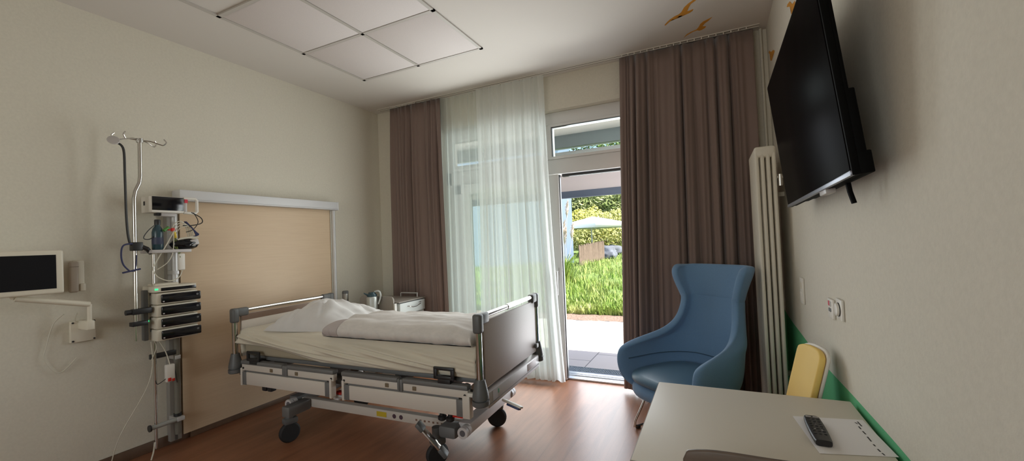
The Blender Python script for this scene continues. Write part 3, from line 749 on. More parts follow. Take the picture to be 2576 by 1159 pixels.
# ------------------------------------------------------------------ blue armchair
ac = thing('armchair', 'blue upholstered wing armchair with wire legs before right curtain', 'armchair', (-.195, 3.36, 0), math.atan2(-.62, .78))
rows = [  # z, half width, back y, forward reach of the sides
    (.30, .23, .20, .28), (.34, .30, .235, .35), (.40, .335, .25, .385), (.47, .352, .262, .395), (.53, .356, .27, .392), (.575, .354, .278, .380),
    (.605, .348, .286, .345), (.628, .338, .291, .26), (.648, .324, .295, .13), (.675, .300, .30, .0), (.72, .272, .306, -.09), (.78, .250, .316, -.15), (.85, .236, .328, -.18), (.91, .228, .337, -.195), (.945, .228, .341, -.20), (.985, .226, .343, -.19)]
headrows = [(.945, .228, .341, -.20), (.975, .234, .340, -.195), (1.02, .250, .345, -.185), (1.08, .274, .356, -.175), (1.14, .296, .372, -.175), (1.18, .303, .384, -.19), (1.205, .292, .392, -.23)]
def rowpt(row, tau):
    z, w_, b_, f_ = row
    a = abs(tau); x = w_*math.copysign(min(1, math.sin(min(1, a*1.25)*PI/2)), tau)
    k = max(0, (a-.18)/.82); y = b_-(b_+f_)*k**1.7
    return Vector((x, y, z))
def shell(rowsx, nm, th, sub=2, M=chairM):
    mb = MB(); nu = 29; nv = len(rowsx)
    mb.grid(lambda u, v: rowpt(rowsx[int(round(v*(nv-1)))], u*2-1), nu, nv)
    o = mb.build(nm, M, ac, sharp=3)
    md = o.modifiers.new('s', 'SOLIDIFY'); md.thickness = th; md.offset = 0
    m2 = o.modifiers.new('d', 'SUBSURF'); m2.levels = m2.render_levels = sub
    return o
shell(rows, 'shell', .055)
shell(headrows, 'headrest', .057)
def slabshape(mb, hw, y0, y1, z0, z1, e=3.2, crown=.015, nu=40, nr=9):
    yc, hy = (y0+y1)/2, (y1-y0)/2
    def ring(s, z):
        out = []
        for i in range(nu):
            a = 2*PI*i/nu; ca, sa = math.cos(a), math.sin(a)
            out.append(mb.bm.verts.new((hw*s*math.copysign(abs(ca)**(2/e), ca)*(1-.05*sa), yc+hy*s*math.copysign(abs(sa)**(2/e), sa), z)))
        return out
    R = []
    for s, t in ((.3, 0), (.85, 0), (.96, .12), (1, .35), (1, .62), (.965, .86), (.88, .98), (.6, 1.06), (.25, 1.1)):
        R.append(ring(s, z0+(z1-z0)*t+(crown if t > 1 else 0)*(t-1)*10))
    for A, B in zip(R, R[1:]):
        for i in range(nu): mb.bm.faces.new((A[i], A[(i+1) % nu], B[(i+1) % nu], B[i]))
    mb.bm.faces.new(list(reversed(R[0]))); mb.bm.faces.new(R[-1])
mb = MB(); mb.tube([rowpt((.512, .318, .232, .37), t*.1-.95) for t in range(20)], .0035, 6); mb.build('inner_seam', mat('seam_blue', (.05, .10, .16), .9), ac)
mb = MB(); slabshape(mb, .298, -.41, .22, .370, .448); mb.build('seat_cushion', seatM, ac, sharp=3)
mb = MB(); slabshape(mb, .318, -.395, .24, .262, .375); mb.build('seat_base', chairM, ac, sharp=3)
for sx in (-1, 1):
    mb = MB(); mb.tube([(sx*.20, -.24, .28), (sx*.255, -.33, .06), (sx*.258, -.335, .022), (sx*.258, -.30, .018), (sx*.258, .24, .018), (sx*.258, .27, .022), (sx*.255, .265, .06), (sx*.19, .16, .28)], .0085, 10)
    lg = mb.build('sled_leg', chrome, ac)
    mb = MB(); mb.box(sx*.258-.012, sx*.258+.012, -.32, -.285, 0, .022, .004); mb.box(sx*.258-.012, sx*.258+.012, .22, .25, 0, .022, .004); mb.build('glide', darkplast, lg)
mb = MB(); mb.tube([(-.2, -.2, .275), (.2, -.2, .275)], .008, 8); mb.tube([(-.19, .14, .275), (.19, .14, .275)], .008, 8); mb.build('cross_rod', chrome, ac)

# ------------------------------------------------------------------ hospital bed
BA = math.radians(2.2); BO = Vector((-3.53, 2.09, 0))
bed = thing('hospital_bed', 'adjustable hospital bed on castors with lowered side rails, head at maple panel', 'bed', BO, BA)
BWID = .98; BLEN = 2.235
def endboard(u, zt, zp0, panel, foot):
    pre = 'footboard' if foot else 'headboard'
    hb = MB().box(u-.012, u+.012, .05, BWID-.05, zp0, zt-.045, .003).build(pre, panel, bed)
    if not foot: MB().box(u+.0125, u+.014, .05, BWID-.05, zt-.095, zt-.046).build('wood_strip', mat('strip_brown', (.20, .125, .085), .5), hb)
    rt = MB().cyl((u, .04, zt-.012), (u, BWID-.04, zt-.012), .016, 16).build('end_rail', chrome, bed)
    if foot: MB().cyl((u, .42, zt-.012), (u, .60, zt-.012), .0195, 16).build('grip_sleeve', steel, rt)
    for v in (0, BWID):
        s = 1 if v == 0 else -1
        MB().cyl((u, v+s*.0, .545), (u, v, zt-.08), .021, 18).build('post', chrome, bed)
        mb = MB(); mb.box(u-.028, u+.028, v-.028, v+.028, zt-.105, zt+.012, .016, 3); mb.box(u-.024, u+.024, min(v, v+s*.11), max(v, v+s*.11), zt-.058, zt+.010, .014, 3)
        mb.build('corner_cap', greyplast, bed)
        bm_ = MB().lathe([(.030, .10), (.034, .08), (.045, .03), (.050, .0), (.050, -.012), (.040, -.013), (.040, -.021), (.052, -.022), (.052, -.048), (.046, -.054)][::-1], (u, v, .535), 24).build('bumper', greyplast, bed)
        if foot and v > 0: MB().box(u+.015, u+.035, v-.10, v-.05, .60, .635, .006).build('latch', greyplast, bed)
endboard(.0, .985, .60, bedwhite, False)
endboard(BLEN, 1.012, .566, bedbeige, True)
# foot cross beam with small control marks
fb = MB().box(BLEN-.03, BLEN+.03, .045, BWID-.045, .445, .540, .008).build('foot_beam', lacq, bed)
MB().box(BLEN+.029, BLEN+.0315, .05, BWID-.05, .468, .472).build('beam_groove', mat('groove_grey', (.12, .11, .105), .5), fb)
MB().box(BLEN+.028, BLEN+.031, BWID-.30, BWID-.12, .478, .530, .002).build('beam_label', mat('label_pink', (.62, .55, .56), .5), fb)
mb = MB(); mb.box(BLEN-.085, BLEN-.045, -.012, .02, .525, .548, .003); mb.build('white_tag', whiteplast, bed)
MB().box(-.03, .03, .045, BWID-.045, .445, .545, .008).build('head_beam', bedgrey, bed)
kp = MB().box(BLEN+.0302, BLEN+.032, .10, .17, .475, .535).build('control_panel', mat('panel_grey', (.36, .335, .325), .5), bed)
MB().box(BLEN+.0321, BLEN+.033, .175, .188, .500, .524).build('green_mark', mat('sign_green', (.02, .25, .10), .5), kp)
# bed deck
MB().box(.06, BLEN-.06, .06, BWID-.06, .585, .615, .006).build('mattress_platform', bedgrey, bed)
mb = MB(); mb.box(.04, BLEN-.04, .085, .135, .46, .52, .004); mb.box(.04, BLEN-.04, BWID-.135, BWID-.085, .46, .52, .004)
for u in (.35, .95, 1.55, 1.95): mb.box(u-.03, u+.03, .1, BWID-.1, .52, .585, .004)
mb.build('deck_frame', bedgrey, bed)
# folded side rails
for side in (0, 1):
    def Y(a): return a if side == 0 else BWID-a
    def bx(mb, u0, u1, a, b_, z0, z1, bev=.004): mb.box(u0, u1, min(Y(a), Y(b_)), max(Y(a), Y(b_)), z0, z1, bev)
    for (u0, u1, btn) in ((.085, .55, .43), (.605, 1.065, .70), (1.145, 1.625, 1.54), (1.67, 2.15, 1.76)):
        mb = MB(); bx(mb, u0, u1, -.006, .030, .512, .560)
        ur = mb.build('upper_side_rail', bedwhite, bed)
        mb = MB(); bx(mb, u0-.004, u1+.004, -.016, .040, .558, .592, .012)
        e = u1 if abs(u1-btn) < abs(u0-btn) else u0; sg = 1 if e == u1 else -1
        bx(mb, min(e, e-sg*-.036), max(e, e-sg*-.036), -.014, .038, .505, .585, .010)
        mb.build('rail_cap', bedgrey, ur)
        mb = MB(); bx(mb, btn-.014, btn+.014, -.012, -.004, .522, .548, .003); mb.build('release_button', mat('button_brown', (.20, .15, .09), .5), ur)
        pv = u0+.02 if e == u1 else u1-.02
        mb = MB(); mb.cyl((pv, Y(-.010), .530), (pv, Y(-.004), .530), .008, 12); mb.build('pivot', darkplast, ur)
    for (u0, u1) in ((.075, 1.05), (1.145, 2.135)):
        mb = MB(); bx(mb, u0+.065, u1-.065, -.010, .026, .402, .500)
        lr = mb.build('lower_side_rail', bedwhite, bed)
        mb = MB(); bx(mb, u0+.02, u0+.067, -.012, .028, .398, .502, .006); bx(mb, u1-.067, u1-.02, -.012, .028, .398, .502, .006); bx(mb, u0+.05, u1-.05, -.004, .030, .496, .514, .003)
        mb.build('rail_end', bedgrey, lr)
        mb = MB(); bx(mb, u0, u0+.022, -.014, .032, .392, .53, .005); bx(mb, u1-.022, u1+(.03 if u1 > 2 else 0), -.014, .032, .392, .53, .005)
        mb.build('rail_link', bedwhite, lr)
# mattress retainers
for u in (.235, 1.99):
    mb = MB(); z0 = .618 if u > 1 else .596
    for (a, b2, c1, c2) in ((u-.075, u+.075, z0+.052, z0+.074), (u-.075, u+.075, z0-.005, z0+.020), (u-.075, u-.048, z0, z0+.07), (u+.048, u+.075, z0, z0+.07)): mb.box(a, b2, -.020, -.004, c1, c2, .007)
    mb.box(u-.045, u+.045, -.018, .10, z0-.028, z0+.002, .004)
    mb.build('mattress_retainer', darkplast, bed)
# chassis
ch = MB(); ch.box(.47, 2.02, .205, .255, .20, .265, .005); ch.build('chassis_beam', bedwhite, bed)
ch = MB(); ch.box(.47, 2.02, BWID-.255, BWID-.205, .20, .265, .005); ch.build('chassis_beam', bedwhite, bed)
lb = MB().box(1.255, 1.345, .2035, .205, .215, .250).build('warning_label', mat('label_yellow', (.62, .45, .03), .5), bed)
for u in (1.415, 1.475): MB().tube([(u, .2045, .232), (u, .2035, .232)], .016, 16).build('round_symbol', mat('symbol_dark', (.09, .05, .07), .5), bed)
mb = MB()
for k in range(7): mb.box(1.60+k*.035, 1.615+k*.035, .2036, .205, .225+.004*(k % 2), .238)
mb.build('printed_marks', mat('marks_brown', (.22, .12, .08), .6), bed)
for u, nm in ((.45, 'head'), (2.02, 'foot')):
    mb = MB(); mb.box(u-.045, u+.045, .16, BWID-.16, .215, .285, .008)
    mb.build('cross_member', lacqL if nm == 'foot' else bedgrey, bed)
    for v in (.16, BWID-.16):
        s = -1 if v < .5 else 1
        ac_ = MB().tube([(u+.02, v, .245), (u+.02, v+s*.030, .245)], .037, 20).tube([(u+.02, v+s*.036, .245), (u+.02, v+s*.062, .245)], .037, 20).build('axle_collar', lacqL, bed)
        MB().tube([(u+.02, v+s*.028, .245), (u+.02, v+s*.040, .245)], .033, 20).tube([(u+.02, v+s*.0615, .245), (u+.02, v+s*.0635, .245)], .020, 18).build('collar_inset', mat('collar_grey', (.13, .12, .13), .5), ac_)
# lift arms and red pull handles
for v in (.30, BWID-.30):
    mb = MB(); mb.tube([(.75, v, .26), (1.02, v, .47)], .024, 8); mb.tube([(1.75, v, .26), (1.98, v, .47)], .03, 8); mb.build('lift_arm', bedwhite, bed)
mb = MB(); mb.box(.98, 1.09, .05, .44, .375, .395, .004); mb.box(1.04, 1.08, .02, .2, .372, .385, .003); mb.build('stay_bar', lacq, bed)
mb = MB(); mb.box(1.0, 1.06, .06, .11, .392, .41, .003); mb.box(2.02, 2.10, .02, .09, .375, .405, .004); mb.build('red_release', redM, bed)
mb = MB()
for u in (.30, .36): mb.box(u-.025, u+.025, .02, .07, .355, .402, .010)
for u in (1.94, 2.0): mb.tube([(u, .03, .40), (u, .03, .37)], .016, 12); mb.lathe([(.018, 0), (.028, .008), (.028, .025), (.018, .033)], (u, .03, .345), 14)
mb.build('hook_knob', darkplast, bed)
# castors
def castor(u, v, ang, big):
    r = .075
    mb = MB(); M = Matrix.Translation((u, v, r)) @ Matrix.Rotation(ang, 4, 'Z') @ Matrix.Rotation(PI/2, 4, 'X')
    mb.lathe([(.02, -.022), (r*.86, -.020), (r, -.008), (r, .008), (r*.86, .020), (.02, .022)], (0, 0, 0), 32, M)
    cs = mb.build('castor', blackrub, bed)
    mb = MB(); M2 = Matrix.Translation((u, v, 0)) @ Matrix.Rotation(ang, 4, 'Z')
    mb.box(-.045, .055, -.034, .034, .138, .185, .014, M=M2)
    mb.build('castor_fork', greyplast, cs)
    mb = MB(); mb.tube([(u+.0, v, .17), (u, v, .25)], .03, 14); mb.build('castor_stem', greyplast, cs)
castor(.565, .03+.0, 1.25, 0); castor(.60, BWID-.24, .2, 0); castor(1.83, .12, .9, 0); castor(1.955, .77, .35, 1)
mb = MB(); mb.box(.52, .60, .0, .20, .19, .27, .01); mb.box(1.86, 1.99, .09, .205, .195, .275, .02); mb.build('castor_arm', bedgrey, bed)
# brake pedal at the near foot corner
mb = MB(); M = Matrix.Translation((1.84, .02, .235)) @ Matrix.Rotation(.35, 4, 'Z') @ Matrix.Rotation(.85, 4, 'Y')
mb.box(-.10, .16, -.03, .03, -.007, .007, .004, M=M); pd = mb.build('brake_pedal', chrome, bed)
mb = MB(); mb.box(-.11, -.05, -.034, .034, -.012, .014, .006, M=M); mb.box(.10, .17, -.034, .034, -.014, .016, .010, M=M); mb.build('pedal_pad', greyplast, pd)
mb = MB(); M = Matrix.Translation((BLEN+.05, .26, .415)) @ Matrix.Rotation(-.35, 4, 'X') @ Matrix.Rotation(.25, 4, 'Y')
mb.box(-.03, .11, -.024, .024, -.006, .010, .006, M=M); lv = mb.build('foot_lever', whiteplast, bed)
mb = MB(); mb.box(.01, .10, -.022, .022, -.018, -.0055, .003, M=M); mb.build('lever_pad', blueM, lv)
mb = MB(); mb.tube([(1.62, .10, .40), (1.66, .08, .375), (1.72, .10, .40)], .008, 8, smooth=4); mb.build('cable_loop', whiteplast, bed)

def bedpt(u, v, z=0):
    return Vector((BO.x+math.cos(BA)*u-math.sin(BA)*v, BO.y+math.sin(BA)*u+math.cos(BA)*v, z))
def sst(a, b_, x):
    t = max(0, min(1, (x-a)/(b_-a))); return t*t*(3-2*t)
# mattress with fitted sheet
mt = thing('mattress', 'mattress in creased cream fitted sheet on hospital bed', 'mattress', BO, BA)
MB().box(.055, 2.195, .035, BWID-.035, .6165, .818, .03, 3).build('mattress_core', matressM, mt)
mb = MB()
U0, U1, V0, V1 = .035, 2.208, .018, BWID-.018
def sheet(u, v):
    # u along the bed, v round the section: near hem, near side, top, far side, far hem
    uu = U0+(U1-U0)*u
    low = .705-.085*sst(0, .55, u)+.012*math.sin(u*9)        # hem height along the near side
    low = max(low, .628)
    if u > .97: low = .628+.0*u
    zt = .826; r = .03
    if v < .30:
        t = v/.30; z = low+(zt-r-low)*t; y = V0
        f = math.sin(PI*min(1, t*1.05))
        # folds running slantwise from the head corner toward the foot
        q = (uu*.32+(z-.62)*2.6)
        w = .027*math.sin(q*26+1.2*math.sin(uu*3))*f+.012*math.sin(q*53+uu*2)*f
        w *= (1-.65*sst(1.5, 2.15, uu))
        y -= abs(w)*1.1+.012*f
        return (uu-.03*(1-t)*sst(.12, 0, u), y, z)
    if v < .36:
        a = (v-.30)/.06*PI/2; return (uu, V0+r*(1-math.cos(a)), zt-r+r*math.sin(a))
    if v < .64:
        t = (v-.36)/.28; y = V0+r+(V1-V0-2*r)*t
        return (uu, y, zt+.004*noise.noise(Vector((uu*5, y*5, 2)))+.004*math.sin(q_(uu, y))*sst(.5, .0, t))
    if v < .70:
        a = (v-.64)/.06*PI/2; return (uu, V1-r+r*math.sin(a), zt-r+r*math.cos(a))
    t = (v-.70)/.30; return (uu, V1+.006*math.sin(uu*30)*math.sin(PI*t), zt-r-(zt-r-.63)*t)
def q_(u, y): return u*8+y*18
mb.grid(sheet, 120, 90)
so = mb.build('fitted_sheet', sheetM, mt, recalc=True, sharp=3); md = so.modifiers.new('s', 'SOLIDIFY'); md.thickness = .003
for uu, sgn in ((U0, -1), (U1, 1)):
    mb = MB(); mb.grid(lambda u, v: (uu+sgn*(.012*math.sin(PI*v)-.018*max(0, v-.8)*5*.4), V0+.01+(V1-V0-.02)*u, .632+.19*v), 30, 12)
    o = mb.build('sheet_end', sheetM, mt, sharp=3); md = o.modifiers.new('s', 'SOLIDIFY'); md.thickness = .003

# pillow
mb = MB()
def pil(u, v, top):
    a, b_ = u*2-1, v*2-1
    e = (max(0, 1-abs(a)**3.0))**.50*(max(0, 1-abs(b_)**3.4))**.40
    hx = .335*(1-.06*b_*b_); hy = .405*(1-.07*a*a)
    x, y = a*hx, b_*hy
    wr = .012*noise.noise(Vector((x*9, y*6, 1)))+.008*math.sin(x*22+5*noise.noise(Vector((x*3, y*3, 7))))*abs(b_)
    sag = .75+.25*math.cos(a*1.1)
    lobe = 1-.50*sst(.1, -.85, a)*sst(.5, -.5, b_)
    crease = -.048*math.exp(-((a+.42+.25*b_)/.07)**2)*sst(.4, -.5, b_)-.034*math.exp(-((b_-.35-.3*a)/.06)**2)*sst(-.2, .6, a)-.030*math.exp(-((a-.1+.5*b_)/.05)**2)*sst(.6, -.2, b_)
    rid = .036*math.exp(-((b_+.62-.45*(a-.3))/.13)**2)*sst(-.2, .4, a)
    wr += crease+rid+.055*(.5-abs(noise.noise(Vector((x*6+2, y*5, 4))))**.7)+.012*noise.noise(Vector((x*15, y*11, 6)))+.010*sst(.5, 1, b_)*math.sin(a*38+3*b_)
    lobe *= 1-.52*sst(-.05, .95, b_)*sst(-.9, .5, a)
    lobe *= 1-.16*sst(.0, .8, a)
    zz = e*(.152*sag*lobe+.05*noise.noise(Vector((a*1.3+3, b_*1.2, 0)))+wr) if top else e*.012*(1+noise.noise(Vector((x*6, y*6, 3))))*-.3
    return (x, y, zz+.012+(.012*math.sin(b_*14)*(1-e)))
n = 56
Vt = mb.grid(lambda u, v: pil(u, v, True), n, n); Vb = mb.grid(lambda u, v: pil(u, v, False), n, n)
for i in range(n-1):
    mb.bm.faces.new((Vt[i][0], Vt[i+1][0], Vb[i+1][0], Vb[i][0])); mb.bm.faces.new((Vt[i][-1], Vt[i+1][-1], Vb[i+1][-1], Vb[i][-1]))
    mb.bm.faces.new((Vt[0][i], Vt[0][i+1], Vb[0][i+1], Vb[0][i])); mb.bm.faces.new((Vt[-1][i], Vt[-1][i+1], Vb[-1][i+1], Vb[-1][i]))
pl = mb.build('pillow', linenM, loc=bedpt(.56, .44, .830), rotz=BA+.20, sharp=3)
tag(pl, 'plump white pillow at head end of hospital bed', 'pillow')

# duvet, folded flat over the foot half
mb = MB()
DU0, DU1, DV0, DV1 = 1.03, 2.205, -.005, .93
def duv(a, b_, top):
    x = DU0+(DU1-DU0)*a; y = DV0+(DV1-DV0)*b_
    d = min(a*(DU1-DU0), (1-a)*(DU1-DU0), b_*(DV1-DV0), (1-b_)*(DV1-DV0))
    r = .052; e = math.sqrt(max(0, 1-(1-min(1, d/r))**2))
    hgt = .098+.012*noise.noise(Vector((x*2.2, y*2.6, 4)))+.012*sst(.02, .22, b_)-.088*sst(.20, 1.0, b_)+.018*math.exp(-((a-.14)/.1)**2-((b_-.55)/.2)**2)
    hgt += .012*noise.noise(Vector((x*7, y*9, 1)))+.012*(.35-abs(noise.noise(Vector((x*2.6, y*10, 8)))))+.005*math.sin(y*30+3*noise.noise(Vector((x*4, y*2, 2))))
    hgt -= .035*sst(.85, 1., a)*sst(.4, 0., b_)
    eb = min(1, b_*(DV1-DV0)/r); ea = min(1, a*(DU1-DU0)/r)
    x -= .022*math.sin(PI*math.sqrt(max(0, 1-(1-ea)**2)))*(ea < 1); y -= .026*math.sin(PI*math.sqrt(max(0, 1-(1-eb)**2))**1.0)*(eb < 1)
    if top: return (x+.008*noise.noise(Vector((y*9, x*3, 0)))*(1-min(1, d/.1)), y-(.012*abs(math.sin(x*23+2*noise.noise(Vector((x*5, 0, 3)))))**.6+.010*noise.noise(Vector((x*9, hgt*20, 2))))*sst(.06, .0, b_), .8302+hgt*e)
    return (x, y, .8290)
n1, n2 = 110, 80
def warp(t, k=.06):   # crowd samples at the rims
    return .5-.5*math.cos(PI*t)
Vt = mb.grid(lambda u, v: duv(warp(u), warp(v), True), n1, n2); Vb = mb.grid(lambda u, v: duv(warp(u), warp(v), False), n1, n2)
def stitch(A, B):
    for i in range(len(A)-1): mb.bm.faces.new((A[i], A[i+1], B[i+1], B[i]))
stitch([r[0] for r in Vt], [r[0] for r in Vb]); stitch([r[-1] for r in Vt], [r[-1] for r in Vb]); stitch(Vt[0], Vb[0]); stitch(Vt[-1], Vb[-1])
dv = mb.build('duvet', duvetM, loc=BO, rotz=BA, sharp=3); tag(dv, 'pale patterned duvet folded over foot half of hospital bed', 'duvet')
mb = MB()
def cuff(u, v):
    a, b_ = warp(u*.20), warp(v*.19)
    p = Vector(duv(max(a, 1e-4), max(b_, 1e-4), True)); q = Vector((DU0+.35, DV0+.25, .86))
    d = p-q; d.z *= 2.5
    return p+d.normalized()*.004
mb.grid(cuff, 26, 26)
co = mb.build('duvet_border', cuffM, dv, sharp=3); md = co.modifiers.new('s', 'SOLIDIFY'); md.thickness = .004; md.offset = -1

# ------------------------------------------------------------------ head panel, trunking
hp = thing('wall_panel', 'maple veneered panel on left wall behind bed head', 'wall panel', (LW, 0, 0))
MB().box(.0005, .045, 1.845, 3.29, .05, 1.872, .003).build('panel_board', mapleM, hp)
MB().cyl((.068, 3.312, .06), (.068, 3.312, 1.87), .019, 14).build('edge_profile', alu, hp)
tr = thing('light_trunking', 'long pale grey light trunking along the top of maple panel', 'bed light', (LW, 0, 0))
MB().box(.0005, .115, 1.815, 3.345, 1.872, 1.958, .006).build('trunking_body', alug, tr)
MB().box(.1135, .1155, 1.82, 3.34, 1.882, 1.886).build('joint_line', mat('joint_grey', (.4, .4, .4), .5), tr)
MB().box(.0005, .118, 3.335, 3.349, 1.870, 1.960, .003).build('end_cap', alu, tr)

# steel tube standing behind the bed head, right of the panel
ht = thing('holder_tube', 'short steel tube with grey cap behind far corner of bed head', 'tube', (-3.72, 3.40, 0))
MB().cyl((0, 0, .02), (0, 0, .955), .032, 20).build('tube', steel, ht)
MB().lathe([(.034, 0), (.034, .022), (.028, .030)], (0, 0, .945), 20).build('tube_cap', greyplast, ht)
MB().box(-.119, 0, -.02, .02, .30, .34, .003).lathe([(.06, 0), (.06, .02)], (0, 0, 0), 20).build('tube_foot', steel, ht)

# ------------------------------------------------------------------ equipment column left of the panel
PX = -3.70
eq = thing('equipment_rail', 'steel and aluminium wall column carrying monitor and pumps left of maple panel', 'equipment stand', (PX, 1.70, 0))
MB().box(LW-PX+.0005, LW-PX+.05, .055, .13, .03, 1.87, .003).build('wall_channel', mat('channel_grey', (.30, .28, .25), .5), eq)
MB().box(LW-PX+.05, LW-PX+.055, .085, .10, .035, 1.86).build('channel_slot', mat('slot_dark', (.08, .075, .07), .6), eq)
MB().cyl((-.02, .07, 1.20), (-.02, .07, 1.86), .019, 18).build('main_tube', alu, eq)
MB().cyl((-.02, .07, .10), (-.02, .07, 1.20), .0185, 18).build('lower_tube', mat('tube_olive', (.17, .16, .13), .45), eq)
MB().cyl((0, -.075, .06), (0, -.075, 1.46), .0095, 12).build('thin_pole', chrome, eq)
mb = MB(); mb.tube([(-.0, -.11, .215), (.0, .10, .215)], .017, 12); br = mb.build('lower_bracket', mat('bracket_grey', (.36, .37, .35), .5), eq)
mb = MB(); mb.tube([(0, -.118, .215), (0, -.108, .215)], .024, 14); mb.tube([(-.02, .07, .235), (-.02, .07, .255)], .026, 14); mb.build('bracket_clamp', darkplast, br)
mb = MB(); mb.box(-.10, .02, .05, .10, .20, .23, .004); mb.box(-.10, .0, .055, .09, 1.3, 1.33, .004); mb.box(-.10, .0, .055, .09, .66, .69, .004); mb.build('tube_bracket', alu, eq)
MB().box(-.055, .115, -.13, .12, 1.468, 1.492, .005).build('shelf', lacq, eq)
MB().box(-.03, .0, -.10, .06, .70, .735, .004).box(-.03, .02, -.055, .06, 1.745, 1.79, .004).build('arm_plate', darkplast, eq)

# IV pole with hooks and clamp
iv = thing('iv_pole', 'bent chrome infusion pole with hooks, left of equipment column', 'iv pole', (-3.66, 1.53, 0))
MB().tube([(0, -.028, 1.0), (0, -.028, 1.86), (0, -.02, 1.91), (0, .004, 1.97), (0, .010, 2.02), (0, .010, 2.285)], .0125, 12).build('pole', chrome, iv)
for k in range(4):
    a = [PI/2-.25, PI/2+.5, -PI/2-.1, -PI/2+.6][k]; c_, s_ = math.cos(a), math.sin(a)
    mb = MB(); mb.tube([(0, .010, 2.275), (c_*.06, .01+s_*.06, 2.278), (c_*.115, .01+s_*.115, 2.262), (c_*.135, .01+s_*.135, 2.262), (c_*.150, .01+s_*.150, 2.285), (c_*.135, .01+s_*.135, 2.305)], .0045, 8, smooth=4); mb.build('hook', chrome, iv)
MB().lathe([(.02, 0), (.02, .03)], (0, .010, 2.26), 16).build('hook_collar', steel, iv)
mb = MB(); mb.box(-.025, .03, -.05, .01, 1.49, 1.55, .006); mb.tube([(0, -.02, 1.535), (.03, .03, 1.50), (.01, .06, 1.47)], .014, 8); mb.build('upper_clamp', darkplast, iv)
mb = MB(); mb.box(-.02, .025, -.055, .06, 1.045, 1.085, .006); mb.tube([(0, -.085, 1.065), (0, -.03, 1.065)], .018, 12); mb.box(-.02, .03, -.06, .03, .965, .995, .004); mb.build('lower_clamp', darkplast, iv)
MB().tube([(-.005, -.028, .86), (-.005, -.028, 1.05)], .009, 10).build('pole_tail', chrome, iv)
dd = thing('drip_disc', 'round grey disc hanging on the left hook of infusion pole', 'disc', (-3.66, 1.395, 2.25))
MB().lathe([(.004, -.006), (.030, -.004), (.034, 0), (.030, .004), (.004, .006)], (0, 0, 0), 20, Matrix.Rotation(PI/2-.4, 4, 'Y') @ Matrix.Rotation(.3, 4, 'X')).build('disc', lacq, dd)
mb = MB(); mb.tube([(-3.655, 1.415, 2.235), (-3.65, 1.445, 2.19), (-3.65, 1.45, 2.0), (-3.65, 1.455, 1.7), (-3.65, 1.47, 1.55), (-3.65, 1.50, 1.535)], .0075, 8, smooth=6)
tag(mb.build('black_hose', wireB), 'black hose running down beside infusion pole from its left hook', 'hose')
mb = MB(); mb.tube([(-3.64, 1.50, 1.54), (-3.63, 1.43, 1.53), (-3.63, 1.415, 1.47), (-3.63, 1.425, 1.40), (-3.63, 1.46, 1.35)], .0055, 8, smooth=6); mb.tube([(-3.63, 1.46, 1.35), (-3.63, 1.49, 1.36), (-3.63, 1.50, 1.46)], .004, 8, smooth=6); mb.tube([(-3.63, 1.42, 1.342), (-3.63, 1.52, 1.362)], .006, 8)
tag(mb.build('breathing_strap', wireN), 'navy strap looped below upper clamp of the infusion pole', 'strap')

# patient monitor
mo = thing('patient_monitor', 'white patient monitor with black screen at top of equipment column', 'monitor', (-3.70, 1.70, 1.80))
MB().box(-.09, .055, -.105, .105, -.035, .085, .008).build('monitor_body', whiteplast, mo)
MB().box(.055, .0575, -.100, .100, -.018, .082, .001).build('screen', blackgloss, mo)
mb = MB(); mb.tube([(.045, .105, .080), (.045, .185, .082), (.045, .197, .068), (.045, .197, -.018), (.045, .185, -.032), (.045, .105, -.030)], .010, 10); mb.build('handle', whiteplast, mo)
MB().box(.056, .058, .107, .128, .045, .072).build('red_label', redlab, mo)
mb = MB(); mb.box(.02, .05, .104, .128, -.028, .08, .004); mb.build('side_strip', lacq, mo)
mb = MB(); mb.box(-.05, -.03, -.107, -.104, .02, .05); mb.build('side_socket', darkplast, mo)
MB().box(-.06, .03, -.03, .06, -.06, -.034, .004).build('mount', lacq, mo)

# things on the shelf
SZ = 1.492
bt = thing('spray_bottle', 'dark teal bottle with black cap on the equipment shelf', 'bottle', (-3.655, 1.635, SZ))
MB().lathe([(.03, 0), (.034, .006), (.034, .13), (.028, .155), (.016, .175), (.016, .185)], (0, 0, 0), 22).build('bottle_body', tealM, bt)
MB().lathe([(.019, 0), (.019, .032), (.015, .038)], (0, 0, .183), 20).build('cap', darkplast, bt)
MB().lathe([(.0345, 0), (.0345, .05)], (0, 0, .04), 22).build('bottle_label', mat('label_navy', (.04, .05, .10), .5), bt)
cf = thing('cuff_bundle', 'black glossy blood-pressure cuff bundle on right of equipment shelf', 'cuff', (-3.63, 1.795, SZ))
mb = MB(); t = bmesh.new(); bmesh.ops.create_icosphere(t, subdivisions=4, radius=1)
for v in t.verts:
    n_ = 1+.14*noise.noise(v.co*2.4)
    v.co = Vector((v.co.x*.055*n_, v.co.y*.092*n_, max(-.8, v.co.z)*.046*n_+.037))
mb._merge(t); mb.build('cuff_body', blackgloss, cf, sharp=3)
mb = MB(); mb.box(.035, .05, .03, .085, .015, .06, .006, M=Matrix.Rotation(.25, 4, 'X')); mb.build('cuff_flap', lacq, cf)
mb = MB(); mb.tube([(.05, -.07, .07), (.055, .0, .082), (.045, .06, .078)], .0045, 8, smooth=5); mb.tube([(.05, -.06, .078), (.056, .02, .090), (.04, .075, .086)], .004, 8, smooth=5); mb.build('cuff_tube', wireW, cf)
bd = thing('cable_bundle', 'tangle of white monitor leads hanging from the monitor to the shelf', 'cables', (-3.62, 1.70, 0))
mb = MB()
for k in range(4):
    a = .012*k; mb.tube([(-.02, .005+a, 1.60), (.01, .02+a, 1.68-.01*k), (.02, .06+a, 1.70-.012*k), (.0, .10+a, 1.66), (.0, .115+a, 1.58)], .0032, 6, smooth=6)
mb.build('white_lead', wireW, bd)
mb = MB()
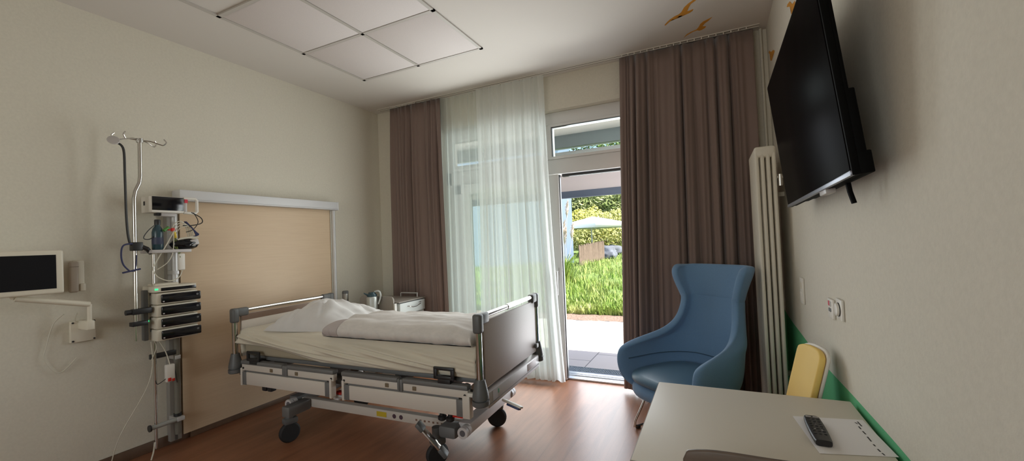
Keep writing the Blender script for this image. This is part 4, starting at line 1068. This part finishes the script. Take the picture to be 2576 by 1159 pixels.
for k in range(4): mb.tube([(.0, .09+.004*k, 1.70), (.02, .13+.008*k, 1.655-.01*k), (.025, .155+.006*k, 1.60), (.02, .15-.004*k, 1.585)], .0045, 6, smooth=6)
mb.build('navy_lead', wireN, bd)
mb = MB(); mb.tube([(.02, .13, 1.77), (.03, .19, 1.73), (.03, .195, 1.69), (.02, .13, 1.67), (.0, .08, 1.67)], .0036, 6, smooth=6); mb.tube([(.01, .15, 1.77), (.02, .175, 1.70), (.02, .14, 1.64), (.0, .10, 1.62)], .0028, 6, smooth=6); mb.tube([(-.03, -.05, 1.70), (-.02, -.12, 1.64), (-.02, -.155, 1.58), (-.02, -.12, 1.57), (-.02, -.07, 1.61)], .0032, 6, smooth=6)
mb.build('black_lead', wireB, bd)
MB().box(.0, .016, .0, .022, 1.625, 1.65, .003).box(-.005, .01, -.02, .012, 1.632, 1.642, .002).build('red_plug', redM, bd)
MB().tube([(.01, .018, 1.62), (.012, .026, 1.575)], .010, 10).build('yellow_plug', yelM, bd)
MB().tube([(.0, -.012, 1.655), (.004, -.045, 1.63)], .011, 10).build('green_plug', greenM, bd)
mb = MB(); mb.tube([(.012, .026, 1.58), (.015, .03, 1.52), (.03, .045, 1.43)], .004, 6, smooth=5); mb.tube([(.008, .02, 1.60), (.012, .018, 1.52), (.02, .05, 1.46)], .004, 6, smooth=5); mb.build('green_lead', mat('green_lead_m', (.16, .20, .05), .5), bd)
hl = thing('hanging_lead', 'white lead hanging in a wide loop below the shelf to small white handpiece', 'cable', (-3.60, 1.70, 0))
mb = MB(); mb.tube([(.01, .01, 1.63), (.0, -.04, 1.52), (-.01, -.10, 1.40), (-.01, -.115, 1.35), (.0, -.09, 1.295), (.0, -.02, 1.262), (.0, .04, 1.285), (.0, .065, 1.345)], .0036, 8, smooth=6); mb.tube([(.01, .005, 1.62), (.01, -.0, 1.48), (.0, -.03, 1.40), (-.01, -.09, 1.35)], .003, 8, smooth=6); mb.build('lead', wireW, hl)
MB().box(-.012, .012, .035, .078, 1.335, 1.46, .009, 3).build('handpiece', whiteplast, hl)

# pump stack
def pump(z, label):
    t = thing('infusion_pump', label, 'infusion pump', (-3.68, 1.715, z), -.06, 'infusion pumps in the stack')
    MB().box(-.10, .075, -.11, .15, 0, .083, .008).build('pump_body', creamplast, t)
    mb = MB(); mb.box(.074, .092, -.085, .165, .010, .073, .008, 3); mb.build('front_panel', blackgloss, t)
    MB().tube([(.091, .140, .050), (.0935, .140, .050)], .008, 14).build('pump_button', greyplast, t)
    MB().box(.0915, .093, -.078, -.068, .018, .026).build('indicator', lacq, t)
    mb = MB(); mb.tube([(-.02, -.109, .075), (-.02, -.112, .075)], .010, 12); mb.build('side_latch', greyplast, t)
    return t
labs = ['infusion pump with black front, lowest of the stack', 'infusion pump with black front, second from bottom of the stack', 'infusion pump with black front, third from bottom of the stack', 'infusion pump with black front, uppermost under the dock']
for k in range(4):
    t = pump(.835+.087*k, labs[k])
    if k == 1: MB().tube([(-.05, -.1105, .055), (-.05, -.1125, .055)], .006, 10).build('green_lamp', ledG, t)
dk = thing('pump_dock', 'cream dock unit with green light on top of pump stack', 'dock', (-3.68, 1.705, 1.184), -.06)
mb = MB(); mb.box(-.10, .085, -.12, .15, 0, .045, .010); mb.prism([(-.10, -.12, .043), (.085, -.12, .043), (.085, .15, .043), (-.10, .15, .043)], (0, 0, .003)); mb.box(-.10, .03, -.09, .06, .04, .062, .012); mb.build('dock_body', creamplast, dk)
MB().box(.084, .088, -.075, .145, .010, .032, .001).build('dock_front', blackgloss, dk)
MB().box(.084, .087, -.112, -.092, .018, .030, .001).build('green_lamp', ledG, dk)
MB().box(-.125, -.10, -.11, .1, -.34, .03, .005).build('rear_spine', lacq, dk)
MB().box(-.05, .0, -.145, -.118, -.34, .02, .006).build('side_clamp', greyplast, dk)
# charger box below
cg = thing('charger_box', 'white charger box with red lamp hanging below the pumps', 'charger', (-3.665, 1.70, .52))
MB().box(-.02, .015, -.027, .027, 0, .125, .006).build('box_body', whiteplast, cg)
MB().box(.014, .02, -.02, .0, .005, .03, .002).box(.014, .018, .006, .024, .0, .02, .002).build('red_lamp', redM, cg)
mb = MB(); mb.tube([(0, .02, .12), (.01, .03, .06), (.01, .04, -.02)], .003, 6, smooth=4); mb.tube([(0, -.02, .03), (-.01, -.07, .0), (-.01, -.085, .03)], .0025, 6, smooth=4); mb.build('cord', wireB, cg)
mb = MB(); mb.tube([(0, .0, .125), (-.01, -.02, .22), (-.02, -.06, .32)], .0035, 6, smooth=4); mb.build('upper_cord', wireW, cg)
mb = MB(); mb.tube([(-3.69, 1.60, .83), (-3.69, 1.605, .66), (-3.70, 1.57, .50), (-3.75, 1.44, .22), (-3.79, 1.40, .02)], .0032, 6, smooth=6); mb.tube([(-3.69, 1.62, .83), (-3.69, 1.63, .78), (-3.69, 1.60, .70)], .003, 6, smooth=4)
tag(mb.build('floor_cable', wireW), 'thin white cable running down left wall from pumps to floor', 'cable')
mb = MB(); mb.tube([(-3.665, 1.60, .12), (-3.66, 1.59, .06), (-3.66, 1.575, .006)], .005, 6, smooth=4)
tag(mb.build('pole_cable', wireW), 'short white cable beside foot of the thin pole', 'cable')

# ------------------------------------------------------------------ bedside terminal on the left wall
tm = thing('bedside_terminal', 'cream swivel screen terminal at left edge on wall arm', 'terminal', (-3.62, 1.0, 1.245))
M = Matrix.Rotation(-.12, 4, 'Z') @ Matrix.Rotation(-.05, 4, 'Y')
mb = MB(); mb.box(-.03, .0, -.32, .145, .0, .265, .012, 3, M=M); mb.build('screen_frame', creamplast, tm)
mb = MB(); mb.box(.0, .002, -.29, .112, .032, .236, .0, M=M); mb.build('screen', mat('dim_screen', (.012, .012, .014), .6, ior=1.2), tm)
tm.location = (-3.62, .985, 1.245)
mb = MB(); mb.tube([(-.055, -.07, .12), (-.075, -.06, .03), (-.065, -.04, -.012)], .014, 10); mb.tube([(-.06, -.04, -.012), (-.08, .29, -.095)], .017, 12); mb.tube([(-.08, .29, -.095), (-.08, .29, -.20)], .012, 10); mb.build('arm', creamplast, tm)
mb = MB(); mb.box(LW+3.62+.0005, LW+3.62+.03, .235, .36, -.345, -.205, .003); mb.box(-.20, -.06, .27, .31, -.26, -.20, .006); bk = mb.build('bracket_plate', creamplast, tm)
mb = MB()
for (y, z) in ((.245, -.335), (.245, -.215), (.35, -.335), (.35, -.215)): mb.tube([(LW+3.62+.03, y, z), (LW+3.62+.034, y, z)], .006, 8)
mb.build('screw', darkplast, bk)
hsn = thing('phone_handset', 'cream telephone handset in its wall cradle beside screen terminal', 'telephone', (LW, 1.245, 1.335))
MB().box(.0005, .03, -.010, .048, -.10, .105, .010).box(.02, .045, .02, .048, -.10, -.05, .006).build('cradle', creamplast, hsn)
mb = MB(); mb.box(.03, .055, -.036, .012, -.105, .10, .012, 3); mb.build('handset', mat('handset_beige', (.38, .32, .26), .5), hsn)
MB().box(.054, .0555, -.034, .010, .062, .065).build('groove', mat('groove_brown', (.18, .14, .11), .6), hsn)
mb = MB(); mb.tube([(LW+.06, 1.18, 1.10), (LW+.03, 1.14, 1.04), (LW+.02, 1.11, .90), (LW+.02, 1.10, .83), (LW+.02, 1.14, .745), (LW+.02, 1.185, .73), (LW+.02, 1.25, .80)], .003, 6, smooth=6)
tag(mb.build('wall_cord', wireW), 'thin white cord drooping on left wall under screen terminal', 'cord')
mb = MB(); mb.tube([(LW+.10, 1.23, 1.10), (LW+.05, 1.235, 1.05), (LW+.035, 1.26, 1.03)], .0028, 6, smooth=6)
tag(mb.build('terminal_cord', wireW), 'short white cord from terminal arm to its wall bracket', 'cord')

# ------------------------------------------------------------------ bedside cabinet and jug
cb = thing('bedside_cabinet', 'white bedside cabinet with grey top between bed and left curtain', 'bedside cabinet', (-3.32, 3.72, 0))
MB().box(-.26, .255, -.215, .22, .705, .835, .006).box(-.26, .255, .19, .22, .06, .705, .004).box(-.26, .255, -.215, -.185, .06, .705, .004).box(-.26, .255, -.185, .19, .06, .10, .004).box(-.26, -.235, -.185, .19, .10, .705).build('cabinet_body', cabM, cb)
ct = MB().box(-.27, .275, -.225, .23, .840, .852, .003).build('cabinet_top', cabG, cb)
MB().box(-.268, .276, -.226, .228, .8355, .8405).build('top_edge', mat('edge_black', (.02, .02, .02), .5), ct)
df = MB().box(.255, .275, -.21, .215, .715, .832, .004).build('drawer', cabM, cb)
mb = MB(); mb.tube([(.277, -.09, .790), (.295, -.075, .788), (.297, -.03, .775), (.297, .03, .772), (.297, .08, .785), (.290, .12, .792), (.277, .125, .793)], .004, 8, smooth=4); mb.build('drawer_handle', chrome, df)
MB().box(.275, .277, .10, .15, .803, .813, .001).build('drawer_lock', steel, df)
MB().box(.24, .262, -.18, .185, .12, .55, .004).build('door', cabM, cb)
mb = MB(); mb.tube([(-.02, .15, .856), (-.02, .15, .895), (-.02, .16, .90), (.22, .16, .90), (.22, .15, .895), (.22, .15, .856)], .005, 8); mb.build('rail', alu, cb)
pn = MB(); pp_ = []
for (cx, cz, a0) in ((.185, .87, 0), (-.20, .87, PI/2), (-.20, .60, PI), (.185, .60, 1.5*PI)):
    for k in range(6): a = a0+k/5*PI/2; pp_.append((cx+.045*math.cos(a), -.262, cz+.045*math.sin(a)))
pn.prism(pp_, (0, .018, 0)); pn.build('folding_leaf', cabG, cb)
MB().box(.232, .250, -.262, -.226, .58, .84, .003).build('leaf_edge', mat('edge_white', (.75, .75, .72), .4), cb)
MB().cyl((.20, -.224, .62), (.20, -.224, .83), .012, 10).build('leaf_hinge', steel, cb)
MB().box(-.22, .20, -.40, -.265, .632, .650, .003).build('side_tray', cabG, cb)
for sx in (-.22, .21):
    for sy in (-.17, .17):
        MB().tube([(sx, sy-.011, .03), (sx, sy+.011, .03)], .029, 16).build('castor', blackrub, cb)
jg = thing('thermos_jug', 'silver thermos jug with dark lid standing beside bedside cabinet leaf', 'thermos jug', (-3.315, 3.385, .650))
MB().lathe([(.052, 0), (.056, .004), (.056, .262), (.050, .272)], (0, 0, 0), 30).build('jug_body', silverM, jg)
MB().lathe([(.050, 0), (.052, .012), (.050, .022), (.036, .034), (.034, .046)], (0, 0, .273), 28).build('jug_lid', tealM, jg)
mb = MB(); mb.prism([(-.03, -.045, .285), (.02, -.05, .285), (-.03, -.085, .312)], (0, 0, .012)); mb.build('spout', tealM, jg)
mb = MB(); mb.tube([(.02, .02, .320), (.055, .035, .328), (.075, .045, .305), (.074, .045, .25), (.058, .03, .19)], .010, 10, smooth=5); mb.build('handle', silverM, jg)

# ------------------------------------------------------------------ pieces that are parts of their own
def split_loose(o):
    bm = bmesh.new(); bm.from_mesh(o.data); bm.verts.ensure_lookup_table()
    seen = {}; isl = []
    for v in bm.verts:
        if v in seen: continue
        st = [v]; seen[v] = len(isl); g = []
        while st:
            a = st.pop(); g.append(a)
            for e in a.link_edges:
                b_ = e.other_vert(a)
                if b_ not in seen: seen[b_] = len(isl); st.append(b_)
        isl.append(g)
    if len(isl) < 2: bm.free(); return
    for k in range(1, len(isl)):
        t = bmesh.new(); mp = {}
        for v in isl[k]: mp[v] = t.verts.new(v.co)
        for f_ in {f_ for v in isl[k] for f_ in v.link_faces}:
            nf = t.faces.new([mp[v] for v in f_.verts]); nf.smooth = f_.smooth
        for e in {e for v in isl[k] for e in v.link_edges}:
            ne = t.edges.get([mp[v] for v in e.verts])
            if ne: ne.smooth = e.smooth
        me = bpy.data.meshes.new(o.name.split('.')[0]); t.to_mesh(me); t.free()
        for m_ in o.data.materials: me.materials.append(m_)
        c = bpy.data.objects.new(o.name.split('.')[0], me); COL.objects.link(c)
        c.parent = o.parent; c.matrix_basis = o.matrix_basis.copy()
    bmesh.ops.delete(bm, geom=[v for g in isl[1:] for v in g], context='VERTS')
    bm.to_mesh(o.data); bm.free()
SPLIT = {'rail_link', 'castor_arm', 'hook_knob', 'lift_arm', 'pedal_pad', 'red_release', 'glide', 'cross_rod', 'wall_bracket', 'tube_bracket', 'arm_plate', 'screw', 'gliders', 'white_lead', 'navy_lead', 'black_lead', 'green_lead', 'rail_end', 'cuff_tube', 'cord', 'bracket_clamp', 'lead', 'track_brush', 'stay_bar', 'keypad', 'mark'}
for o in list(COL.objects):
    if o.type == 'MESH' and o.parent and o.name.split('.')[0] in SPLIT: split_loose(o)
for o in list(COL.objects):
    if o.name.split('.')[0] == 'gliders': o.name = 'glider'

# ------------------------------------------------------------------ light
W = bpy.data.worlds.new('World'); sc.world = W; W.use_nodes = True; nt = W.node_tree
bg = nt.nodes['Background']
sky = nt.nodes.new('ShaderNodeTexSky'); sky.sky_type = 'NISHITA'; sky.sun_disc = False; sky.sun_elevation = math.radians(52); sky.sun_rotation = math.radians(100); sky.air_density = 1.0; sky.dust_density = 2.0
nt.links.new(sky.outputs[0], bg.inputs['Color']); bg.inputs['Strength'].default_value = .42
sd = bpy.data.lights.new('sun', 'SUN'); sd.energy = 18.0; sd.angle = math.radians(.6); sd.color = (1, .95, .86)
so_ = bpy.data.objects.new('sun', sd); COL.objects.link(so_)
so_.rotation_euler = Vector((-.62, -.07, -.80)).to_track_quat('-Z', 'Y').to_euler()
pd_ = bpy.data.lights.new('window_portal', 'AREA'); pd_.shape = 'RECTANGLE'; pd_.size = OX1-OX0; pd_.size_y = OZ; pd_.cycles.is_portal = True
po = bpy.data.objects.new('window_portal', pd_); COL.objects.link(po); po.location = ((OX0+OX1)/2, WY+.10, OZ/2); po.rotation_euler = (-PI/2, 0, 0)

def daylight(name, x0, x1, z0, z1, watts, col, y, back=-1):
    ad = bpy.data.lights.new(name, 'AREA'); ad.shape = 'RECTANGLE'; ad.size = x1-x0; ad.size_y = z1-z0; ad.energy = watts; ad.color = col
    ao = bpy.data.objects.new(name, ad); COL.objects.link(ao); ao.location = ((x0+x1)/2, y, (z0+z1)/2); ao.rotation_euler = (back*PI/2, 0, 0)
daylight('door_daylight', -1.40, -.50, .05, 2.72, 50, (.90, .95, 1), WY+.16)
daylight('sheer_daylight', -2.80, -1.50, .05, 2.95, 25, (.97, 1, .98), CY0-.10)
daylight('window_daylight', -2.80, -1.52, .05, 2.75, 10, (.92, 1, .99), BW)
daylight('rear_fill', -2.9, -.5, .95, 2.55, 38, (1, .975, .92), FW-.06, 1)  # added fill lamp behind the camera, brightens the near walls
sc.view_settings.view_transform = 'Standard'; sc.view_settings.look = 'None'; sc.view_settings.gamma = 1; sc.view_settings.use_curve_mapping = False
sc.view_settings.exposure = 0.0
sc.cycles.max_bounces = 14; sc.cycles.diffuse_bounces = 10; sc.cycles.transparent_max_bounces = 16; sc.cycles.caustics_reflective = False; sc.cycles.caustics_refractive = False
sc.cycles.use_denoising = True
